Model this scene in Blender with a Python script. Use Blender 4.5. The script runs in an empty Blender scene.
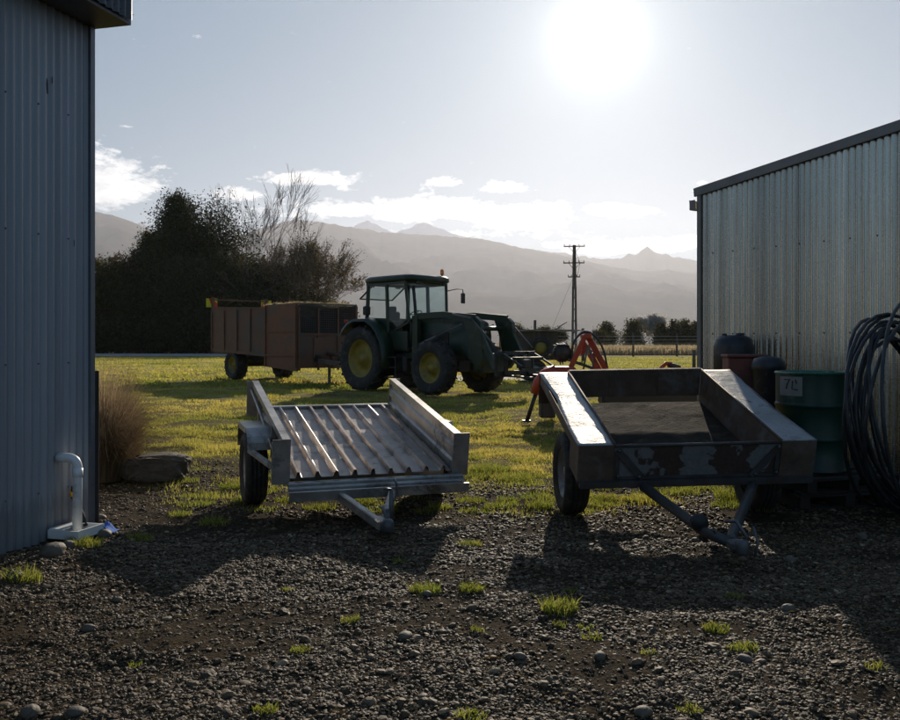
import bpy, math, random
import numpy as np
from mathutils import Vector, Matrix
random.seed(11)
rng = np.random.default_rng(7)
SC = bpy.context.scene
COL = SC.collection
R = math.radians
H = 1.4; F = 875.0; CX = 450.0; HY = 342.0

def at(px, D, z=0.0):
    return Vector(((px - CX) / F * D, D, z))

# ------------------------------------------------------------------ mesh helpers
class MB:
    """collects geometry for ONE mesh"""
    def __init__(s, M=None):
        s.v = []; s.f = []; s.M = M; s.sm = []
    def add(s, vs, fs, M=None, smooth=False):
        o = len(s.v)
        for p in vs:
            p = Vector(p)
            if M is not None: p = M @ p
            if s.M is not None: p = s.M @ p
            s.v.append(p)
        for f in fs:
            s.f.append([o + i for i in f]); s.sm.append(smooth)
        return s
    def box(s, c, d, rot=None, bev=0.0):
        x, y, z = d[0] / 2, d[1] / 2, d[2] / 2
        M = Matrix.Translation(Vector(c))
        if rot is not None: M = M @ rot
        if bev <= 0:
            vs = [(-x,-y,-z),(x,-y,-z),(x,y,-z),(-x,y,-z),(-x,-y,z),(x,-y,z),(x,y,z),(-x,y,z)]
            fs = [(0,3,2,1),(4,5,6,7),(0,1,5,4),(1,2,6,5),(2,3,7,6),(3,0,4,7)]
            return s.add(vs, fs, M)
        b = min(bev, x*.9, y*.9, z*.9)
        vs = []; idx = {}
        for sx in (-1,1):
            for sy in (-1,1):
                for sz in (-1,1):
                    for a in range(3):
                        p = [sx*(x-b), sy*(y-b), sz*(z-b)]
                        p[a] = (sx*x, sy*y, sz*z)[a]
                        idx[(sx,sy,sz,a)] = len(vs); vs.append(tuple(p))
        fs = []
        for a in range(3):
            o = [i for i in range(3) if i != a]
            for sa in (-1,1):
                q = []
                for (u,w) in ((-1,-1),(1,-1),(1,1),(-1,1)):
                    k = [0,0,0]; k[a]=sa; k[o[0]]=u; k[o[1]]=w
                    q.append(idx[(k[0],k[1],k[2],a)])
                n = sa * (1 if a != 1 else -1)
                fs.append(q if n > 0 else q[::-1])
        for a in range(3):      # edges along axis a
            o = [i for i in range(3) if i != a]
            for u in (-1,1):
                for w in (-1,1):
                    k0=[0,0,0];k1=[0,0,0]; k0[a]=-1;k1[a]=1
                    for k in (k0,k1): k[o[0]]=u; k[o[1]]=w
                    q=[idx[(*k0,o[0])],idx[(*k1,o[0])],idx[(*k1,o[1])],idx[(*k0,o[1])]]
                    fs.append(q)
        for sx in (-1,1):
            for sy in (-1,1):
                for sz in (-1,1):
                    fs.append([idx[(sx,sy,sz,a)] for a in range(3)])
        return s.add(vs, fs, M)
    def bar(s, a, b, w, h=None, bev=0.0):
        a = Vector(a); b = Vector(b); h = h or w
        d = b - a; L = d.length
        q = d.to_track_quat('Y', 'Z').to_matrix().to_4x4()
        return s.box((a + b) / 2, (w, L, h), q, bev)
    def tube(s, pts, r, n=10, caps=True, smooth=True):
        pts = [Vector(p) for p in pts]
        rs = r if isinstance(r, (list, tuple)) else [r] * len(pts)
        vs = []; fs = []
        up = None
        for i, p in enumerate(pts):
            if i == 0: t = pts[1] - p
            elif i == len(pts) - 1: t = p - pts[-2]
            else: t = (pts[i+1] - p).normalized() + (p - pts[i-1]).normalized()
            t.normalize()
            if up is None:
                up = Vector((0,0,1)) if abs(t.z) < .9 else Vector((1,0,0))
            a = t.cross(up)
            if a.length < 1e-5: a = t.orthogonal()
            a.normalize(); b = a.cross(t).normalized(); up = b
            for k in range(n):
                th = 2 * math.pi * k / n
                vs.append(p + (a * math.cos(th) + b * math.sin(th)) * rs[i])
        for i in range(len(pts) - 1):
            for k in range(n):
                k2 = (k + 1) % n
                fs.append((i*n+k, i*n+k2, (i+1)*n+k2, (i+1)*n+k))
        s.add(vs, fs, None, smooth)
        if caps:
            o = len(s.v) - len(vs)
            s.f.append([o + k for k in range(n)][::-1]); s.sm.append(False)
            s.f.append([o + (len(pts)-1)*n + k for k in range(n)]); s.sm.append(False)
        return s
    def lathe(s, prof, axis='X', c=(0,0,0), n=32, smooth=True, closed=False):
        """prof: list of (r, t) ; t along axis"""
        vs = []; fs = []
        for (r, t) in prof:
            for k in range(n):
                th = 2*math.pi*k/n
                a, b = r*math.cos(th), r*math.sin(th)
                p = {'X': (t,a,b), 'Y': (a,t,b), 'Z': (a,b,t)}[axis]
                vs.append((p[0]+c[0], p[1]+c[1], p[2]+c[2]))
        m = len(prof)
        for i in range(m if closed else m-1):
            j = (i+1) % m
            for k in range(n):
                k2 = (k+1) % n
                fs.append((i*n+k, i*n+k2, j*n+k2, j*n+k))
        return s.add(vs, fs, None, smooth)
    def sheet(s, grid, thick=0.0, nrm=None, smooth=False):
        """grid[i][j] of points; optional thickness along nrm"""
        ni, nj = len(grid), len(grid[0])
        vs = [Vector(p) for row in grid for p in row]
        fs = [(i*nj+j, i*nj+j+1, (i+1)*nj+j+1, (i+1)*nj+j) for i in range(ni-1) for j in range(nj-1)]
        if thick:
            nv = Vector(nrm).normalized() * thick
            m = len(vs)
            vs = vs + [v + nv for v in vs]
            fs = fs + [tuple(m + q for q in f[::-1]) for f in fs]
            for j in range(nj-1):
                fs.append((j+1, j, m+j, m+j+1)); b = (ni-1)*nj
                fs.append((b+j, b+j+1, m+b+j+1, m+b+j))
            for i in range(ni-1):
                fs.append((i*nj, (i+1)*nj, m+(i+1)*nj, m+i*nj)); b = nj-1
                fs.append(((i+1)*nj+b, i*nj+b, m+i*nj+b, m+(i+1)*nj+b))
        return s.add(vs, fs, None, smooth)
    def prism(s, poly, y0, y1, plane='XZ'):
        n = len(poly)
        def P(p, t):
            return {'XZ': (p[0], t, p[1]), 'YZ': (t, p[0], p[1]), 'XY': (p[0], p[1], t)}[plane]
        vs = [P(p, y0) for p in poly] + [P(p, y1) for p in poly]
        fs = [tuple(range(n))[::-1], tuple(range(n, 2*n))]
        for i in range(n):
            j = (i+1) % n
            fs.append((i, j, n+j, n+i))
        return s.add(vs, fs)
    def build(s, name, mat, parent=None, fix=True):
        me = bpy.data.meshes.new(name)
        me.from_pydata([tuple(v) for v in s.v], [], s.f)
        me.validate()
        if len(me.polygons) == len(s.sm):
            me.polygons.foreach_set('use_smooth', s.sm)
        if fix:
            import bmesh
            bm = bmesh.new(); bm.from_mesh(me)
            bmesh.ops.recalc_face_normals(bm, faces=bm.faces)
            bm.to_mesh(me); bm.free()
        me.materials.append(mat); me.update()
        o = bpy.data.objects.new(name, me); COL.objects.link(o)
        if parent is not None: o.parent = parent
        return o

def tag(o, label=None, cat=None, group=None, kind=None):
    if label: o['label'] = label
    if cat: o['category'] = cat
    if group: o['group'] = group
    if kind: o['kind'] = kind
    return o
def thing(name, label, cat, loc, rz=0.0, group=None):
    o = bpy.data.objects.new(name, None); COL.objects.link(o)
    o.location = loc; o.rotation_euler = (0, 0, rz); o.empty_display_size = .1
    return tag(o, label, cat, group)
def np_mesh(name, verts, tris, mat, smooth=False, tint=None, quads=None):
    me = bpy.data.meshes.new(name)
    verts = np.ascontiguousarray(verts, dtype=np.float32)
    me.vertices.add(len(verts)); me.vertices.foreach_set('co', verts.ravel())
    nt = 0 if tris is None else len(tris); nq = 0 if quads is None else len(quads)
    loops = []; 
    if nt: loops.append(np.asarray(tris, dtype=np.int32).ravel())
    if nq: loops.append(np.asarray(quads, dtype=np.int32).ravel())
    loops = np.concatenate(loops)
    me.loops.add(len(loops)); me.loops.foreach_set('vertex_index', loops)
    st = np.concatenate([np.arange(nt)*3, nt*3 + np.arange(nq)*4]).astype(np.int32)
    me.polygons.add(nt+nq); me.polygons.foreach_set('loop_start', st)
    me.update(calc_edges=True)
    me.polygons.foreach_set('use_smooth', np.full(nt+nq, smooth, dtype=bool))
    if tint is not None:
        a = me.attributes.new('tint', 'FLOAT', 'POINT')
        a.data.foreach_set('value', np.asarray(tint, dtype=np.float32))
    me.materials.append(mat); me.update()
    o = bpy.data.objects.new(name, me); COL.objects.link(o)
    return o

# value noise (numpy)
def _h(ix, iy, seed):
    n = (ix * 374761393 + iy * 668265263 + seed * 1274126177) & 0xFFFFFFFF
    n = ((n ^ (n >> 13)) * 1274126177) & 0xFFFFFFFF
    return ((n ^ (n >> 16)) & 0xFFFF) / 65535.0
def vnoise(x, y, seed=0):
    x = np.asarray(x, dtype=np.float64); y = np.asarray(y, dtype=np.float64)
    ix = np.floor(x).astype(np.int64); iy = np.floor(y).astype(np.int64)
    fx = x - ix; fy = y - iy
    fx = fx*fx*(3-2*fx); fy = fy*fy*(3-2*fy)
    a = _h(ix, iy, seed); b = _h(ix+1, iy, seed); c = _h(ix, iy+1, seed); d = _h(ix+1, iy+1, seed)
    return (a*(1-fx)+b*fx)*(1-fy) + (c*(1-fx)+d*fx)*fy
def fbm(x, y, seed=0, oct=4):
    s = 0; a = .5; t = 0
    for i in range(oct):
        s = s + a * vnoise(x, y, seed+i*17); t += a; a *= .5; x = x*2.03+3.1; y = y*2.03+1.7
    return s / t
def sstep(a, b, x):
    t = np.clip((x-a)/(b-a), 0, 1); return t*t*(3-2*t)

# ------------------------------------------------------------------ materials
def new_mat(name):
    m = bpy.data.materials.new(name); m.use_nodes = True
    nt = m.node_tree; nt.nodes.clear()
    out = nt.nodes.new('ShaderNodeOutputMaterial')
    return m, nt, out
def N(nt, t, **kw):
    n = nt.nodes.new(t)
    for k, v in kw.items():
        if k.startswith('i_'): n.inputs[k[2:].replace('_', ' ')].default_value = v
        else: setattr(n, k, v)
    return n
def noise(nt, vec, scale, detail=5, rough=.6, dist=0.0):
    n = N(nt, 'ShaderNodeTexNoise'); n.inputs['Scale'].default_value = scale
    n.inputs['Detail'].default_value = detail; n.inputs['Roughness'].default_value = rough
    n.inputs['Distortion'].default_value = dist
    if vec is not None: nt.links.new(vec, n.inputs['Vector'])
    return n.outputs['Fac']
def ramp(nt, fac, stops, interp='LINEAR'):
    r = N(nt, 'ShaderNodeValToRGB'); r.color_ramp.interpolation = interp
    e = r.color_ramp.elements
    while len(e) < len(stops): e.new(.5)
    for el, (p, c) in zip(e, stops):
        el.position = p; el.color = (*c, 1) if len(c) == 3 else c
    nt.links.new(fac, r.inputs['Fac']); return r.outputs['Color']
def mixc(nt, fac, a, b, mode='MIX'):
    m = N(nt, 'ShaderNodeMix', data_type='RGBA', blend_type=mode)
    for sock, v in ((m.inputs[0], fac), (m.inputs[6], a), (m.inputs[7], b)):
        if isinstance(v, (int, float)): sock.default_value = v
        elif isinstance(v, tuple): sock.default_value = (*v, 1)
        else: nt.links.new(v, sock)
    return m.outputs[2]
def mth(nt, op, a, b=None, c=None):
    m = N(nt, 'ShaderNodeMath', operation=op)
    for i, v in enumerate((a, b, c)):
        if v is None: continue
        if isinstance(v, (int, float)): m.inputs[i].default_value = v
        else: nt.links.new(v, m.inputs[i])
    return m.outputs[0]
def objco(nt): return N(nt, 'ShaderNodeTexCoord').outputs['Object']
def bump(nt, h, dist=.01, strength=1.0):
    b = N(nt, 'ShaderNodeBump'); b.inputs['Distance'].default_value = dist
    b.inputs['Strength'].default_value = strength; nt.links.new(h, b.inputs['Height']); return b.outputs['Normal']

def surf(name, col, rough=.6, metal=0.0, var=.25, scale=6.0, dirt=None, dirt_amt=.5, bumpd=.0, bscale=40., spec=.5,
         stretch=None, rvar=.15, dscale=None):
    """painted / metal / wood surface with tonal variation and dirt of its own"""
    m, nt, out = new_mat(name)
    co = objco(nt)
    if stretch:
        mp = N(nt, 'ShaderNodeMapping'); mp.inputs['Scale'].default_value = stretch
        nt.links.new(co, mp.inputs['Vector']); co = mp.outputs['Vector']
    n1 = noise(nt, co, scale, 6, .65)
    lo = tuple(c*(1-var) for c in col); hi = tuple(min(1, c*(1+var)) for c in col)
    c = ramp(nt, n1, [(.3, lo), (.7, hi)])
    if dirt:
        n2 = noise(nt, co, dscale or scale*.45, 8, .7, .4)
        f = ramp(nt, n2, [(.62-.25*dirt_amt, (0,0,0)), (.70-.15*dirt_amt, (1,1,1))])
        c = mixc(nt, f, c, dirt)
    p = N(nt, 'ShaderNodeBsdfPrincipled'); nt.links.new(c, p.inputs['Base Color'])
    p.inputs['Metallic'].default_value = metal
    p.inputs['Specular IOR Level'].default_value = spec
    rr = N(nt, 'ShaderNodeMapRange'); rr.inputs['To Min'].default_value = max(.05, rough-rvar); rr.inputs['To Max'].default_value = min(1, rough+rvar)
    nt.links.new(n1, rr.inputs['Value']); nt.links.new(rr.outputs[0], p.inputs['Roughness'])
    if dirt and metal > 0:
        nt.links.new(mth(nt, 'MULTIPLY', mth(nt, 'SUBTRACT', 1.0, f), metal), p.inputs['Metallic'])
    if bumpd > 0:
        nt.links.new(bump(nt, noise(nt, co, bscale, 6, .7), bumpd), p.inputs['Normal'])
    nt.links.new(p.outputs[0], out.inputs['Surface'])
    return m

def leaf_mat(name, c0, c1, trans=.45, tcol=None):
    m, nt, out = new_mat(name)
    a = N(nt, 'ShaderNodeAttribute', attribute_name='tint')
    c = ramp(nt, a.outputs['Fac'], [(0, c0), (1, c1)])
    d = N(nt, 'ShaderNodeBsdfDiffuse'); t = N(nt, 'ShaderNodeBsdfTranslucent'); x = N(nt, 'ShaderNodeMixShader')
    nt.links.new(c, d.inputs[0])
    if tcol: nt.links.new(mixc(nt, 1.0, c, tcol, 'MULTIPLY'), t.inputs[0])
    else: nt.links.new(c, t.inputs[0])
    x.inputs[0].default_value = trans
    nt.links.new(d.outputs[0], x.inputs[1]); nt.links.new(t.outputs[0], x.inputs[2]); nt.links.new(x.outputs[0], out.inputs['Surface'])
    return m

def glass_mat():
    m, nt, out = new_mat('cab_glass')
    g = N(nt, 'ShaderNodeBsdfGlossy'); g.inputs['Roughness'].default_value = .03
    t = N(nt, 'ShaderNodeBsdfTransparent'); t.inputs[0].default_value = (.78, .88, .88, 1)
    fr = N(nt, 'ShaderNodeFresnel'); x = N(nt, 'ShaderNodeMixShader')
    nt.links.new(mth(nt, 'ADD', fr.outputs[0], .03), x.inputs[0]); nt.links.new(t.outputs[0], x.inputs[1]); nt.links.new(g.outputs[0], x.inputs[2])
    nt.links.new(x.outputs[0], out.inputs['Surface'])
    return m

def iron_mat(name, cols, metal, rough, sheet=.76, bmp=.006):
    """corrugated iron: tone varies sheet by sheet, with streaks running down and spots of rust"""
    m, nt, out = new_mat(name)
    co = objco(nt)
    sp = N(nt, 'ShaderNodeSeparateXYZ'); nt.links.new(co, sp.inputs[0])
    a = sp.outputs[0]
    k = mth(nt, 'FLOOR', mth(nt, 'DIVIDE', a, sheet))
    wn = N(nt, 'ShaderNodeTexWhiteNoise', noise_dimensions='1D'); nt.links.new(k, wn.inputs['W'])
    k2 = mth(nt, 'FLOOR', mth(nt, 'DIVIDE', a, .076)); wn2 = N(nt, 'ShaderNodeTexWhiteNoise', noise_dimensions='1D'); nt.links.new(k2, wn2.inputs['W'])
    mp = N(nt, 'ShaderNodeMapping'); mp.inputs['Scale'].default_value = (7, 7, .5); nt.links.new(co, mp.inputs['Vector'])
    st = noise(nt, mp.outputs[0], 2.5, 7, .7)
    fine = noise(nt, co, 9, 8, .75)
    v = mth(nt, 'ADD', mth(nt, 'MULTIPLY', wn.outputs['Value'], .30), mth(nt, 'MULTIPLY', wn2.outputs['Value'], .26))
    v = mth(nt, 'ADD', v, mth(nt, 'MULTIPLY', st, .42)); v = mth(nt, 'ADD', v, mth(nt, 'MULTIPLY', fine, .18))
    c = ramp(nt, v, [(.25, cols[0]), (.6, cols[1]), (.85, cols[2])])
    # grime low down, uneven edge
    z = mth(nt, 'ADD', sp.outputs[2], mth(nt, 'MULTIPLY', noise(nt, mp.outputs[0], 6, 5, .7), -.5))
    gr = ramp(nt, z, [(-.0, (.35,.35,.35)), (.10, (0,0,0))])
    c = mixc(nt, gr, c, (.07, .055, .04))
    rs = ramp(nt, noise(nt, co, 5.5, 10, .72, .6), [(.70, (0,0,0)), (.75, (1,1,1))])
    c = mixc(nt, rs, c, (.05, .035, .025))
    p = N(nt, 'ShaderNodeBsdfPrincipled'); nt.links.new(c, p.inputs['Base Color'])
    p.inputs['Metallic'].default_value = metal
    rr = N(nt, 'ShaderNodeMapRange'); rr.inputs['To Min'].default_value = rough-.08; rr.inputs['To Max'].default_value = rough+.10
    nt.links.new(fine, rr.inputs['Value']); nt.links.new(rr.outputs[0], p.inputs['Roughness'])
    nt.links.new(bump(nt, noise(nt, co, 3, 3, .5), bmp), p.inputs['Normal'])
    nt.links.new(p.outputs[0], out.inputs['Surface'])
    return m

def peel_mat():
    m, nt, out = new_mat('peeling_blue_paint')
    co = objco(nt)
    sp = N(nt, 'ShaderNodeSeparateXYZ'); nt.links.new(co, sp.inputs[0])
    n = noise(nt, co, 4.2, 4, .5, .3)
    f = ramp(nt, mth(nt, 'ADD', n, mth(nt, 'MULTIPLY', mth(nt, 'ABSOLUTE', mth(nt, 'SUBTRACT', sp.outputs[0], .0)), .02)), [(.485, (0,0,0)), (.50, (1,1,1))])
    fine = noise(nt, co, 30, 8, .7)
    blue = ramp(nt, fine, [(.3, (.11,.115,.115)), (.7, (.20,.205,.20))])
    rust = ramp(nt, fine, [(.3, (.04,.026,.02)), (.7, (.085,.052,.038))])
    c = mixc(nt, f, rust, blue)
    p = N(nt, 'ShaderNodeBsdfPrincipled'); nt.links.new(c, p.inputs['Base Color']); p.inputs['Roughness'].default_value = .6
    nt.links.new(bump(nt, f, .002), p.inputs['Normal'])
    nt.links.new(p.outputs[0], out.inputs['Surface']); return m

M = {}
M['galv'] = surf('worn_galvanised', (.42,.40,.37), .45, .75, .3, 5, (.10,.075,.05), .35, .002, 60)
M['galv_floor'] = surf('worn_galvanised_floor', (.36,.30,.26), .46, .5, .22, 9, (.16,.11,.08), .3, .001, 60, rvar=.06)
M['rusty'] = surf('rusty_steel', (.13,.085,.06), .7, .2, .35, 7, (.17,.15,.13), .45, .003, 50)
M['plate'] = surf('worn_grey_plate', (.38,.38,.38), .52, .5, .25, 3, (.17,.15,.13), .30, .006, 14, rvar=.14, dscale=6)
M['peel'] = peel_mat()
M['bed'] = surf('dirty_bed_steel', (.05,.038,.028), .9, .0, .4, 9, (.10,.075,.05), .35, .006, 40, spec=.08)
M['draw'] = surf('painted_drawbar', (.085,.082,.08), .5, .3, .3, 8, (.07,.045,.03), .5, .002, 60)
M['tyre'] = surf('tyre_rubber', (.03,.028,.026), .8, 0, .3, 12, (.09,.075,.055), .35, .002, 60)
M['rim'] = surf('grey_rim', (.30,.30,.29), .5, .5, .3, 9, (.10,.06,.04), .4)
M['yrim'] = surf('yellow_rim', (.28,.20,.025), .5, 0, .25, 6, (.12,.09,.05), .35)
M['green'] = surf('green_tractor_paint', (.008,.028,.012), .38, 0, .2, 4, (.07,.07,.045), .30, spec=.5)
M['cab'] = surf('dark_cab_frame', (.02,.035,.022), .4, 0, .2, 4)
M['black'] = surf('black_steel', (.025,.025,.025), .5, .1, .3, 6, (.08,.065,.05), .3)
M['grey'] = surf('grey_iron', (.14,.14,.14), .5, .5, .3, 6, (.08,.065,.05), .3)
M['red'] = surf('red_machine_paint', (.55,.065,.02), .42, 0, .2, 5, (.16,.09,.06), .30)
M['orange'] = surf('rusty_orange_panel', (.20,.07,.03), .6, 0, .25, 4, (.13,.07,.045), .45, .002, 30)
M['spread'] = surf('weathered_red_panel', (.155,.075,.045), .65, 0, .25, 2.5, (.11,.08,.06), .5, .002, 30)
M['deckwood'] = surf('grey_deck_boards', (.30,.27,.23), .75, 0, .3, 4, (.18,.15,.12), .5, .004, 30, stretch=(1,8,1))
M['wood'] = surf('weathered_post_wood', (.10,.08,.06), .85, 0, .35, 3, (.08,.06,.045), .4, .004, 20, stretch=(4,4,.5))
M['dwood'] = surf('shaded_pallet_timber', (.04,.032,.024), .85, 0, .3, 5)  # pallet wood, the shade beside the shed put into its dark colour
M['concrete'] = surf('weathered_pole', (.13,.11,.095), .85, 0, .25, 2, None, 0, .004, 20)
M['pvc'] = surf('white_pvc', (.86,.86,.84), .35, 0, .08, 6, (.42,.38,.30), .30)
M['blue'] = surf('blue_plastic', (.02,.13,.50), .9, 0, .25, 30)
M['yellow'] = surf('yellow_plastic', (.75,.40,.03), .4, 0, .1, 10)
M['bplastic'] = surf('black_plastic', (.022,.022,.025), .42, 0, .2, 8, (.08,.07,.06), .25)
M['pipe'] = surf('black_poly_pipe', (.028,.028,.030), .38, 0, .25, 6, (.08,.07,.06), .3)
M['drum'] = surf('green_drum_paint', (.008,.040,.024), .4, .0, .25, 5, (.06,.05,.035), .35, .002, 20)
M['lid'] = surf('green_drum_lid', (.03,.14,.08), .28, .2, .25, 5, (.20,.20,.19), .3, .003, 12)
M['paper'] = surf('paper_label', (.24,.23,.20), .7, 0, .12, 14, (.30,.27,.22), .3)
M['ink'] = surf('black_ink', (.03,.03,.03), .7, 0, .1, 10)
M['rustbox'] = surf('rusty_red_box', (.16,.045,.03), .6, 0, .3, 5, (.07,.04,.03), .5, .003, 30)
M['hiviz'] = surf('hi_viz_yellow', (.72,.66,.02), .45, 0, .08, 10)
M['hired'] = surf('hi_viz_red', (.62,.05,.02), .45, 0, .08, 10)
M['wire'] = surf('fence_wire', (.42,.42,.42), .4, .8, .1, 10)
M['sheetiron'] = surf('pale_sheeting', (.52,.50,.48), .6, 0, .12, .4, (.30,.27,.24), .3)
M['straw'] = surf('straw', (.45,.36,.20), .8, 0, .3, 12, None, 0, .02, 30)
M['bark'] = surf('bark', (.20,.155,.115), .9, 0, .3, 3, None, 0, .01, 12)
M['bark_pale'] = surf('pale_bark', (.22,.19,.16), .9, 0, .3, 3, None, 0, .01, 12)
M['stone'] = surf('river_stone', (.135,.11,.08), .7, 0, .3, 5, (.15,.135,.11), .4, .004, 30)
M['slab'] = surf('boulder_rock', (.11,.095,.075), .85, 0, .35, 4, (.10,.085,.07), .5, .02, 12)
M['glass'] = glass_mat()
M['seat'] = surf('seat_cloth', (.05,.05,.05), .9, 0, .2, 10)
M['tarp'] = surf('brown_hose', (.05,.045,.04), .6, 0, .2, 10)
def emis(name, col, s):
    m, nt, out = new_mat(name); p = N(nt, 'ShaderNodeBsdfPrincipled')
    p.inputs['Base Color'].default_value = (*col, 1); p.inputs['Emission Color'].default_value = (*col, 1)
    p.inputs['Emission Strength'].default_value = s; p.inputs['Roughness'].default_value = .2
    nt.links.new(p.outputs[0], out.inputs['Surface']); return m
m_, nt_, out_ = new_mat('amber_lens')
p_ = N(nt_, 'ShaderNodeBsdfPrincipled'); p_.inputs['Base Color'].default_value = (1,.28,.01,1); p_.inputs['Roughness'].default_value = .15
p_.inputs['Transmission Weight'].default_value = .6; nt_.links.new(p_.outputs[0], out_.inputs['Surface']); M['amber'] = m_
m_, nt_, out_ = new_mat('lamp_glass')
p_ = N(nt_, 'ShaderNodeBsdfPrincipled'); p_.inputs['Base Color'].default_value = (.7,.7,.7,1); p_.inputs['Roughness'].default_value = .08
p_.inputs['Metallic'].default_value = .9; nt_.links.new(p_.outputs[0], out_.inputs['Surface']); M['lamp'] = m_
M['iron_right'] = iron_mat('zincalume_iron', [(.30,.28,.25),(.50,.47,.41),(.72,.68,.60)], .92, .26, bmp=.001)
M['iron_left'] = iron_mat('painted_blue_grey_iron', [(.26,.275,.30),(.34,.36,.39),(.42,.44,.47)], .15, .45)
M['flash_left'] = surf('blue_grey_flashing', (.14,.155,.18), .45, .2, .2, 4)
M['flash_right'] = surf('grey_flashing', (.20,.19,.18), .45, .5, .2, 4)
M['roof_under'] = surf('dark_roof_sheet', (.10,.10,.11), .5, .4, .2, 4)

# ------------------------------------------------------------------ SUN, SKY
SUN_AZ = math.atan(147/F); SUN_EL = math.atan(307/math.hypot(F, 147))
sd = Vector((math.sin(SUN_AZ)*math.cos(SUN_EL), math.cos(SUN_AZ)*math.cos(SUN_EL), math.sin(SUN_EL)))
L = bpy.data.lights.new('sun', 'SUN'); L.energy = 5.0; L.angle = R(.53); L.color = (1, .87, .70)
lo = bpy.data.objects.new('sun', L); COL.objects.link(lo)
lo.rotation_euler = sd.to_track_quat('Z', 'Y').to_euler(); lo.location = (0, 0, 30)

W = bpy.data.worlds.new('World'); SC.world = W; W.use_nodes = True
nt = W.node_tree; nt.nodes.clear()
wo = N(nt, 'ShaderNodeOutputWorld'); bg = N(nt, 'ShaderNodeBackground')
sky = N(nt, 'ShaderNodeTexSky', sky_type='NISHITA'); sky.sun_disc = False
sky.sun_elevation = SUN_EL; sky.sun_rotation = SUN_AZ
sky.air_density = 1.0; sky.dust_density = .2; sky.ozone_density = 1.0; sky.altitude = 100
tc = N(nt, 'ShaderNodeTexCoord'); sp = N(nt, 'ShaderNodeSeparateXYZ'); nt.links.new(tc.outputs['Generated'], sp.inputs[0])
az = mth(nt, 'ARCTAN2', sp.outputs[0], sp.outputs[1])
hz = mth(nt, 'SQRT', mth(nt, 'ADD', mth(nt, 'MULTIPLY', sp.outputs[0], sp.outputs[0]), mth(nt, 'MULTIPLY', sp.outputs[1], sp.outputs[1])))
el = mth(nt, 'ARCTAN2', sp.outputs[2], hz)
cb = N(nt, 'ShaderNodeCombineXYZ'); nt.links.new(az, cb.inputs[0]); nt.links.new(mth(nt, 'MULTIPLY', el, 2.0), cb.inputs[1])
n_big = noise(nt, cb.outputs[0], 20, 9, .60, .35)
n_fine = noise(nt, cb.outputs[0], 70, 8, .65)
def azel(px, py):
    a = math.atan((px-CX)/F); return a, math.atan((HY-py)*math.cos(a)/F)
dens = None
for (px, py, rx, ry, k) in [(104,188,46,32,1.0),(125,126,12,4,.5),(240,196,22,9,.8),(306,180,56,10,.95),(345,188,20,6,.4),
                         (290,214,60,12,.6),(345,212,40,9,1.0),(430,213,70,15,1.15),(520,220,52,17,1.2),(470,235,120,9,.55),
                         (443,183,20,6,.75),(508,188,30,9,.9),(618,212,34,9,.95),(600,250,48,9,1.0),(665,246,52,10,1.15),(560,247,30,7,.6),
                         (30,150,60,30,.9),(-120,200,90,22,1),(800,240,120,12,1),(1010,200,120,22,1),(760,180,40,8,.6)]:
    a0, e0 = azel(px, py); ra = rx/F; re = ry/F
    dx = mth(nt, 'DIVIDE', mth(nt, 'SUBTRACT', az, a0), ra); dy = mth(nt, 'DIVIDE', mth(nt, 'SUBTRACT', el, e0), re)
    # flat bases: the lower half falls off faster
    dy = mth(nt, 'MULTIPLY', dy, mth(nt, 'SUBTRACT', 1.25, mth(nt, 'MULTIPLY', mth(nt, 'SIGN', dy), .3)))
    d2 = mth(nt, 'ADD', mth(nt, 'MULTIPLY', dx, dx), mth(nt, 'MULTIPLY', dy, dy))
    g = mth(nt, 'MULTIPLY', mth(nt, 'POWER', 2.718, mth(nt, 'MULTIPLY', d2, -1.0)), k)
    dens = g if dens is None else mth(nt, 'MAXIMUM', dens, g)
nn = mth(nt, 'ADD', mth(nt, 'MULTIPLY', n_big, 1.5), mth(nt, 'MULTIPLY', n_fine, 1.0))
cm = mth(nt, 'ADD', mth(nt, 'MULTIPLY', dens, .95), mth(nt, 'SUBTRACT', nn, 1.58))
cmask = ramp(nt, cm, [(.0, (0,0,0)), (.14, (.45,.45,.45)), (.34, (1,1,1))])
cshade = ramp(nt, noise(nt, cb.outputs[0], 28, 6, .6), [(.3, (.60,.61,.64)), (.65, (1,1,1))])
CLOUD = 9.4
cc = mixc(nt, 1.0, cshade, (CLOUD, CLOUD*.985, CLOUD*.96), 'MULTIPLY')
def vm(op, a, b):
    n = N(nt, 'ShaderNodeVectorMath', operation=op)
    for i_, v_ in enumerate((a, b)):
        if isinstance(v_, tuple): n.inputs[i_].default_value = v_
        else: nt.links.new(v_, n.inputs[i_])
    return n.outputs[0]
K = 3.1        # film shoulder for the brightest air
skys = vm('DIVIDE', vm('MULTIPLY', sky.outputs[0], (K*.74,K*1.0,K*1.27)), vm('ADD', sky.outputs[0], (K,K,K)))
skyc = mixc(nt, mth(nt, 'MULTIPLY', cmask, .85), skys, cc)
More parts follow.
